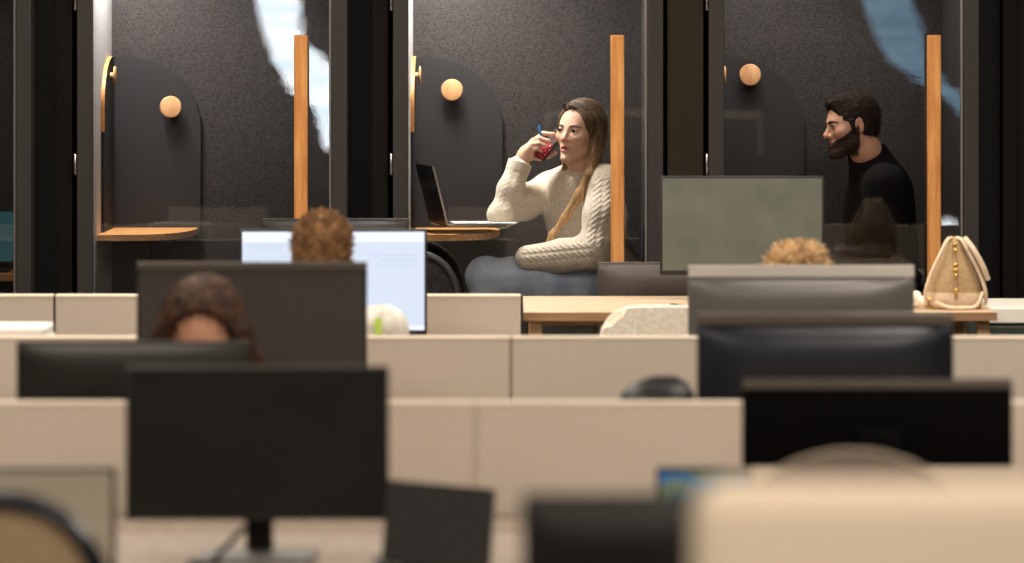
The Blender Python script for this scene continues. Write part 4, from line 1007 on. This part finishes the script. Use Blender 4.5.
# ---------------------------------------------------------------- people at the desks
def desk_person(label, hc, alpha, pitch, sc, shirt, hair_kind, hair_c1, hair_c2, seat_z=.49, lean=.0, male=True, neck=.17):
    fr = frame(alpha); f3, l3 = fr[:, 0], fr[:, 1]; Z = V3(0, 0, 1)
    nkb = hc - f3 * .045 - Z * neck * sc / .93
    sm = nkb - Z * .055 * (neck / .17) ** 3 - f3 * .02; hipc = V3(nkb[0], nkb[1], seat_z + .10) - f3 * .07
    org = V3(hipc[0], hipc[1], 0); root = thing('person', label, 'person', tuple(org))
    H = Head(hc, frame(alpha, pitch), sc, male=male, mouth_open=0.0)
    sh = [sm + l3 * s * .165 for s in (1, -1)]; el = [p + l3 * s * .05 + f3 * .08 - Z * .27 for p, s in zip(sh, (1, -1))]
    wz = .775; wr = [V3(*(e + f3 * .21 - l3 * s * .07)[:2], wz) for e, s in zip(el, (1, -1))]
    hp = [hipc + l3 * s * .09 for s in (1, -1)]; kn = [p + f3 * .38 + Z * .0 for p in hp]; an = [V3(*(p + f3 * .02)[:2], .10) for p in kn]
    ch_ = sm * .72 + hipc * .28; wa = sm * .35 + hipc * .65
    def torso(P, g):
        d = ell(P, ch_, (.115 + g, .160 + g, .18 + g), fr); d = su(d, ell(P, wa, (.115 + g, .15 + g, .17 + g), fr), .05); d = su(d, ell(P, hipc, (.13 + g, .17 + g, .10 + g), fr), .05)
        d = su(d, cap(P, sh[0], sh[1], .052 + g), .05); return su(d, cap(P, nkb, sm, .058 + g, .07 + g), .04)
    def legs(P, g):
        d = 9.0
        for a, b, c_ in zip(hp, kn, an): d = np.minimum(d, su(cap(P, a, b, .085 + g, .062 + g), cap(P, b, c_, .06 + g, .042 + g), .02))
        return d
    def arms(P, g):
        d = 9.0
        for a, e, w_ in zip(sh, el, wr): d = np.minimum(d, su(cap(P, a, e, .050 + g, .042 + g), cap(P, e, w_, .042 + g, .028 + g), .02))
        return d
    def hands(P):
        d = 9.0
        for w_, s in zip(wr, (1, -1)):
            e = cap(P, w_, w_ + f3 * .07 - Z * .005, .025, .022); e = su(e, cap(P, w_ + f3 * .03 - l3 * s * .02, w_ + f3 * .075 - l3 * s * .018, .017), .01)
            for k in range(4):
                b = w_ + f3 * .085 + l3 * (-.026 + .0175 * k); ln = (.032, .04, .038, .028)[k if s > 0 else 3 - k]
                e = su(e, chain(P, [b, b + f3 * ln, b + f3 * ln * 1.6 - Z * .016], [.0098, .009, .007], .004), .005)
            e = su(e, chain(P, [w_ + f3 * .02 - l3 * s * .02, w_ + f3 * .05 - l3 * s * .045, w_ + f3 * .075 - l3 * s * .05], [.012, .011, .009], .006), .008); d = np.minimum(d, e)
        return d
    def body(P):
        d = su(H.d(P), chain(P, [H.w(-.022, 0, -.045), H.w(-.034, 0, -.10), nkb, nkb - Z * .05], [.052, .052, .056, .065], .02), .014)
        d = su(d, torso(P, -.02), .02); d = np.minimum(d, np.minimum(legs(P, -.014), arms(P, -.012))); return su(d, hands(P), .008)
    allp = np.array(sh + el + wr + hp + kn + an + [hc]); lo = allp.min(0) - .20; hi = allp.max(0) + .20; lo[2] = .02
    sk = skin_col(H, lin(214, 158, 128), lin(176, 96, 86), lin(216, 140, 112))
    sdf_obj('body', body, lo, hi, .0045, 'skin', root, sk, org); eyes(H, root, (1, 0, -.2), org)
    sdf_obj('shirt', lambda P: np.maximum(ss(su(torso(P, .006), arms(P, .010), .03), cap(P, nkb - Z * .01, hc - f3 * .03, .068, .06), .006), -(P[:, 2] - hipc[2] + .03)) - .0025 * nz(P, 45), lo, hi, .009, shirt, root, None, org)
    sdf_obj('trousers', lambda P: np.maximum(su(legs(P, 0), ell(P, hipc, (.135, .175, .10), fr), .03), -(P[:, 2] - .12)), lo, hi, .010, 'dark_trousers', root, None, org)
    for a in an:
        sdf_obj('shoe', lambda P, a=a: np.maximum(su(chain(P, [a - f3 * .04 - Z * .05, a + f3 * .06 - Z * .055, a + f3 * .17 - Z * .06], [.042, .044, .034], .02), cap(P, a, a - Z * .04, .045), .02), -(P[:, 2] - .004)), a - .26, a + .26, .010, 'black_plastic', root, None, org)
    def hair(P):
        p = H.loc(P); ab = p.copy(); ab[:, 1] = np.abs(ab[:, 1])
        if hair_kind == 'short':
            d = ell(p, (-.018, 0, .046), (.104, .082, .098)); d = su(d, ell(p, (-.05, 0, -.012), (.062, .074, .066)), .03)
            d = ss(d, ell(p, (.105, 0, -.02), (.070, .085, .098)), .008); d = ss(d, ell(p, (.035, 0, -.08), (.085, .12, .062)), .012)
            d = ss(d, ell(ab, (-.010, .086, -.008), (.026, .03, .036)), .006)
            return d * H.s - .0022 * nz(P * V3(1, 1, .5), 170) - .0012 * nz(P * V3(1, 1, .4), 380, 3)
        if hair_kind == 'tousled':
            d = ell(p, (-.012, 0, .055), (.108, .092, .100)); d = su(d, ell(p, (.04, .03, .13), (.035, .04, .03)), .03)
            d = ss(d, ell(p, (.115, 0, -.03), (.070, .085, .10)), .008); d = ss(d, ell(p, (.02, 0, -.08), (.10, .12, .07)), .012)
            return d * H.s - .0070 * nz(P, 90) - .002 * nz(P, 230, 2)
        d = ell(p, (-.018, 0, .045), (.112, .094, .098)); d = su(d, ell(p, (-.05, 0, -.02), (.07, .09, .09)), .03)
        d = su(d, cap(ab, (.02, .082, .03), (-.015, .096, -.10), .030, .034), .025); d = su(d, chain(p, [V3(-.06, 0, -.02), V3(-.08, 0, -.18)], [.07, .06], .02), .03)
        d = su(d, cap(ab, (-.02, .095, -.08), (-.03, .085, -.20), .034, .022), .02)
        d = ss(d, ell(p, (.118, 0, -.004), (.098, .106, .130)), .012); d = ss(d, cap(p, (.08, 0, .145), (-.05, 0, .152), .006), .012)
        ang = np.arctan2(p[:, 1], p[:, 0] + .02); return d * H.s - .0035 * np.sin(30 * ang + 3 * np.sin(16 * p[:, 2])) - .002 * nz(P, 200)
    sdf_obj('hair', hair, H.o - V3(.2, .2, .32), H.o + V3(.2, .2, .2), .0038, 'hair' if hair_kind == 'long' else 'short_hair', root,
            lambda v: mixc(np.tile(hair_c1, (len(v), 1)), hair_c2, .5 + .5 * nz(v, 120)), org,
            extra=fuzz(*{'short': (3200, .014, .0012, V3(.1, 0, .35), 5), 'tousled': (3000, .022, .0014, V3(.3, 0, .1), 6), 'long': (2600, .018, .0014, V3(0, 0, -.9), 8)}[hair_kind], H=H))
    return root, H, org, f3, l3, sh, hipc
hcen = W(322, 263, 11.20)
au, AH, ao, af, al, ash, ahip = desk_person('man with short auburn hair seen from behind at the white screen', hcen, PI, math.radians(-4), .93, 'pale_shirt', 'short', lin(88, 64, 43), lin(160, 120, 80), neck=.14)
q = ash[1] if ash[1][0] > ash[0][0] else ash[0]
obj('lanyard', box(NB(), -.009, .009, -.006, .004, -.022, .022, .002, M=T(-.347 - ao[0], q[1] - ao[1] - .076, 1.034)), 'lime', au)
hcen = W(204, 339, 9.62)
br, BH_, bo, bf, bl, bsh, bhip = desk_person('brunette with parted hair looking down behind the low dark monitor', hcen, math.radians(4), math.radians(-24), .98, 'teal_shirt', 'long', lin(40, 26, 18), lin(92, 62, 40), male=False)
gl = NB()
for s in (-1, 1):
    pts = [BH_.w(.106, s * (.032 + .024 * math.cos(a)), .002 + .019 * math.sin(a)) - bo for a in np.linspace(0, 2 * PI, 20, endpoint=False)]
    tube(gl, pts, .0018, 6, closed=True)
    tube(gl, [BH_.w(.104, s * .056, .006) - bo, BH_.w(-.01, s * .080, .008) - bo], .0018, 6)
tube(gl, [BH_.w(.106, -.010, .004) - bo, BH_.w(.110, 0, .007) - bo, BH_.w(.106, .010, .004) - bo], .0018, 6)
gls = thing('glasses', 'thin rimmed glasses worn by the brunette behind the low dark monitor', 'glasses', tuple(bo)); obj('rim', gl, 'steel_grey', gls, smooth=True)
hcen = W(795, 299, 11.35)
bd, DHd, do, df, dl, dsh, dhip = desk_person('person with tousled blond hair hidden behind the silver monitor', hcen, math.radians(-3), math.radians(-8), .93, 'teal_shirt', 'tousled', lin(164, 130, 90), lin(222, 190, 144))
mesh_chair('office chair of the auburn-haired man at the white screen', (ao[0], 11.0 - .02, 0), 0, .97, w=.21, hb=.23, mesh='black_cloth', rim='black_plastic')
mesh_chair('office chair under the brunette behind the low dark monitor', (bo[0], bhip[1] + .19, 0), PI, .97, w=.21, hb=.23, mesh='black_cloth', rim='black_plastic')
mesh_chair('office chair of the blond person at the silver monitor', (do[0], dhip[1] + .19, 0), PI, .97, w=.21, hb=.23, mesh='black_cloth', rim='black_plastic')

# ------------------------------------------------------------------ lights, camera
def area(name, loc, sx, sy, W_, col, rot=(0, 0, 0)):
    L = bpy.data.lights.new(name, 'AREA'); L.shape = 'RECTANGLE'; L.size = sx; L.size_y = sy; L.energy = W_; L.color = col
    o = bpy.data.objects.new(name, L); C.objects.link(o); o.location = loc; o.rotation_euler = rot; return o
WARM = (1.0, .895, .775)
for k, (x, y, w_) in enumerate([(-1.6, 5.2, 34), (1.6, 5.2, 50), (-1.6, 7.7, 40), (1.6, 7.7, 56), (-1.6, 10.0, 50), (1.6, 10.0, 50), (-1.6, 12.0, 52), (1.6, 12.0, 52), (-.2, 12.2, 40), (0, 2.5, 85)]):  # middle lamp before the booths is added to brighten the faces inside
    area('ceiling_panel_light', (x, y, 2.96), 1.2, .5, w_, WARM)
wd = bpy.data.worlds.new('World'); bpy.context.scene.world = wd; wd.use_nodes = True
wd.node_tree.nodes['Background'].inputs['Color'].default_value = (1, .88, .74, 1); wd.node_tree.nodes['Background'].inputs['Strength'].default_value = .05
cam = bpy.data.cameras.new('Camera'); co = bpy.data.objects.new('Camera', cam); C.objects.link(co)
co.location = (0, 0, CH); co.rotation_euler = (PI / 2, 0, 0); cam.sensor_width = 36; cam.lens = F * 36 / 1024
cam.shift_y = -(281.5 - HY) / 1024; cam.clip_end = 100; cam.clip_start = .05
cam.dof.use_dof = True; cam.dof.focus_distance = 13.95; cam.dof.aperture_fstop = 2.7
sc = bpy.context.scene; sc.camera = co
sc.view_settings.view_transform = 'Standard'; sc.view_settings.look = 'None'; sc.view_settings.exposure = 0; sc.view_settings.gamma = 1
sc.view_settings.use_curve_mapping = False
sc.cycles.use_denoising = True; sc.cycles.max_bounces = 8; sc.cycles.transparent_max_bounces = 12; sc.cycles.caustics_reflective = False
sc.cycles.sample_clamp_indirect = 4
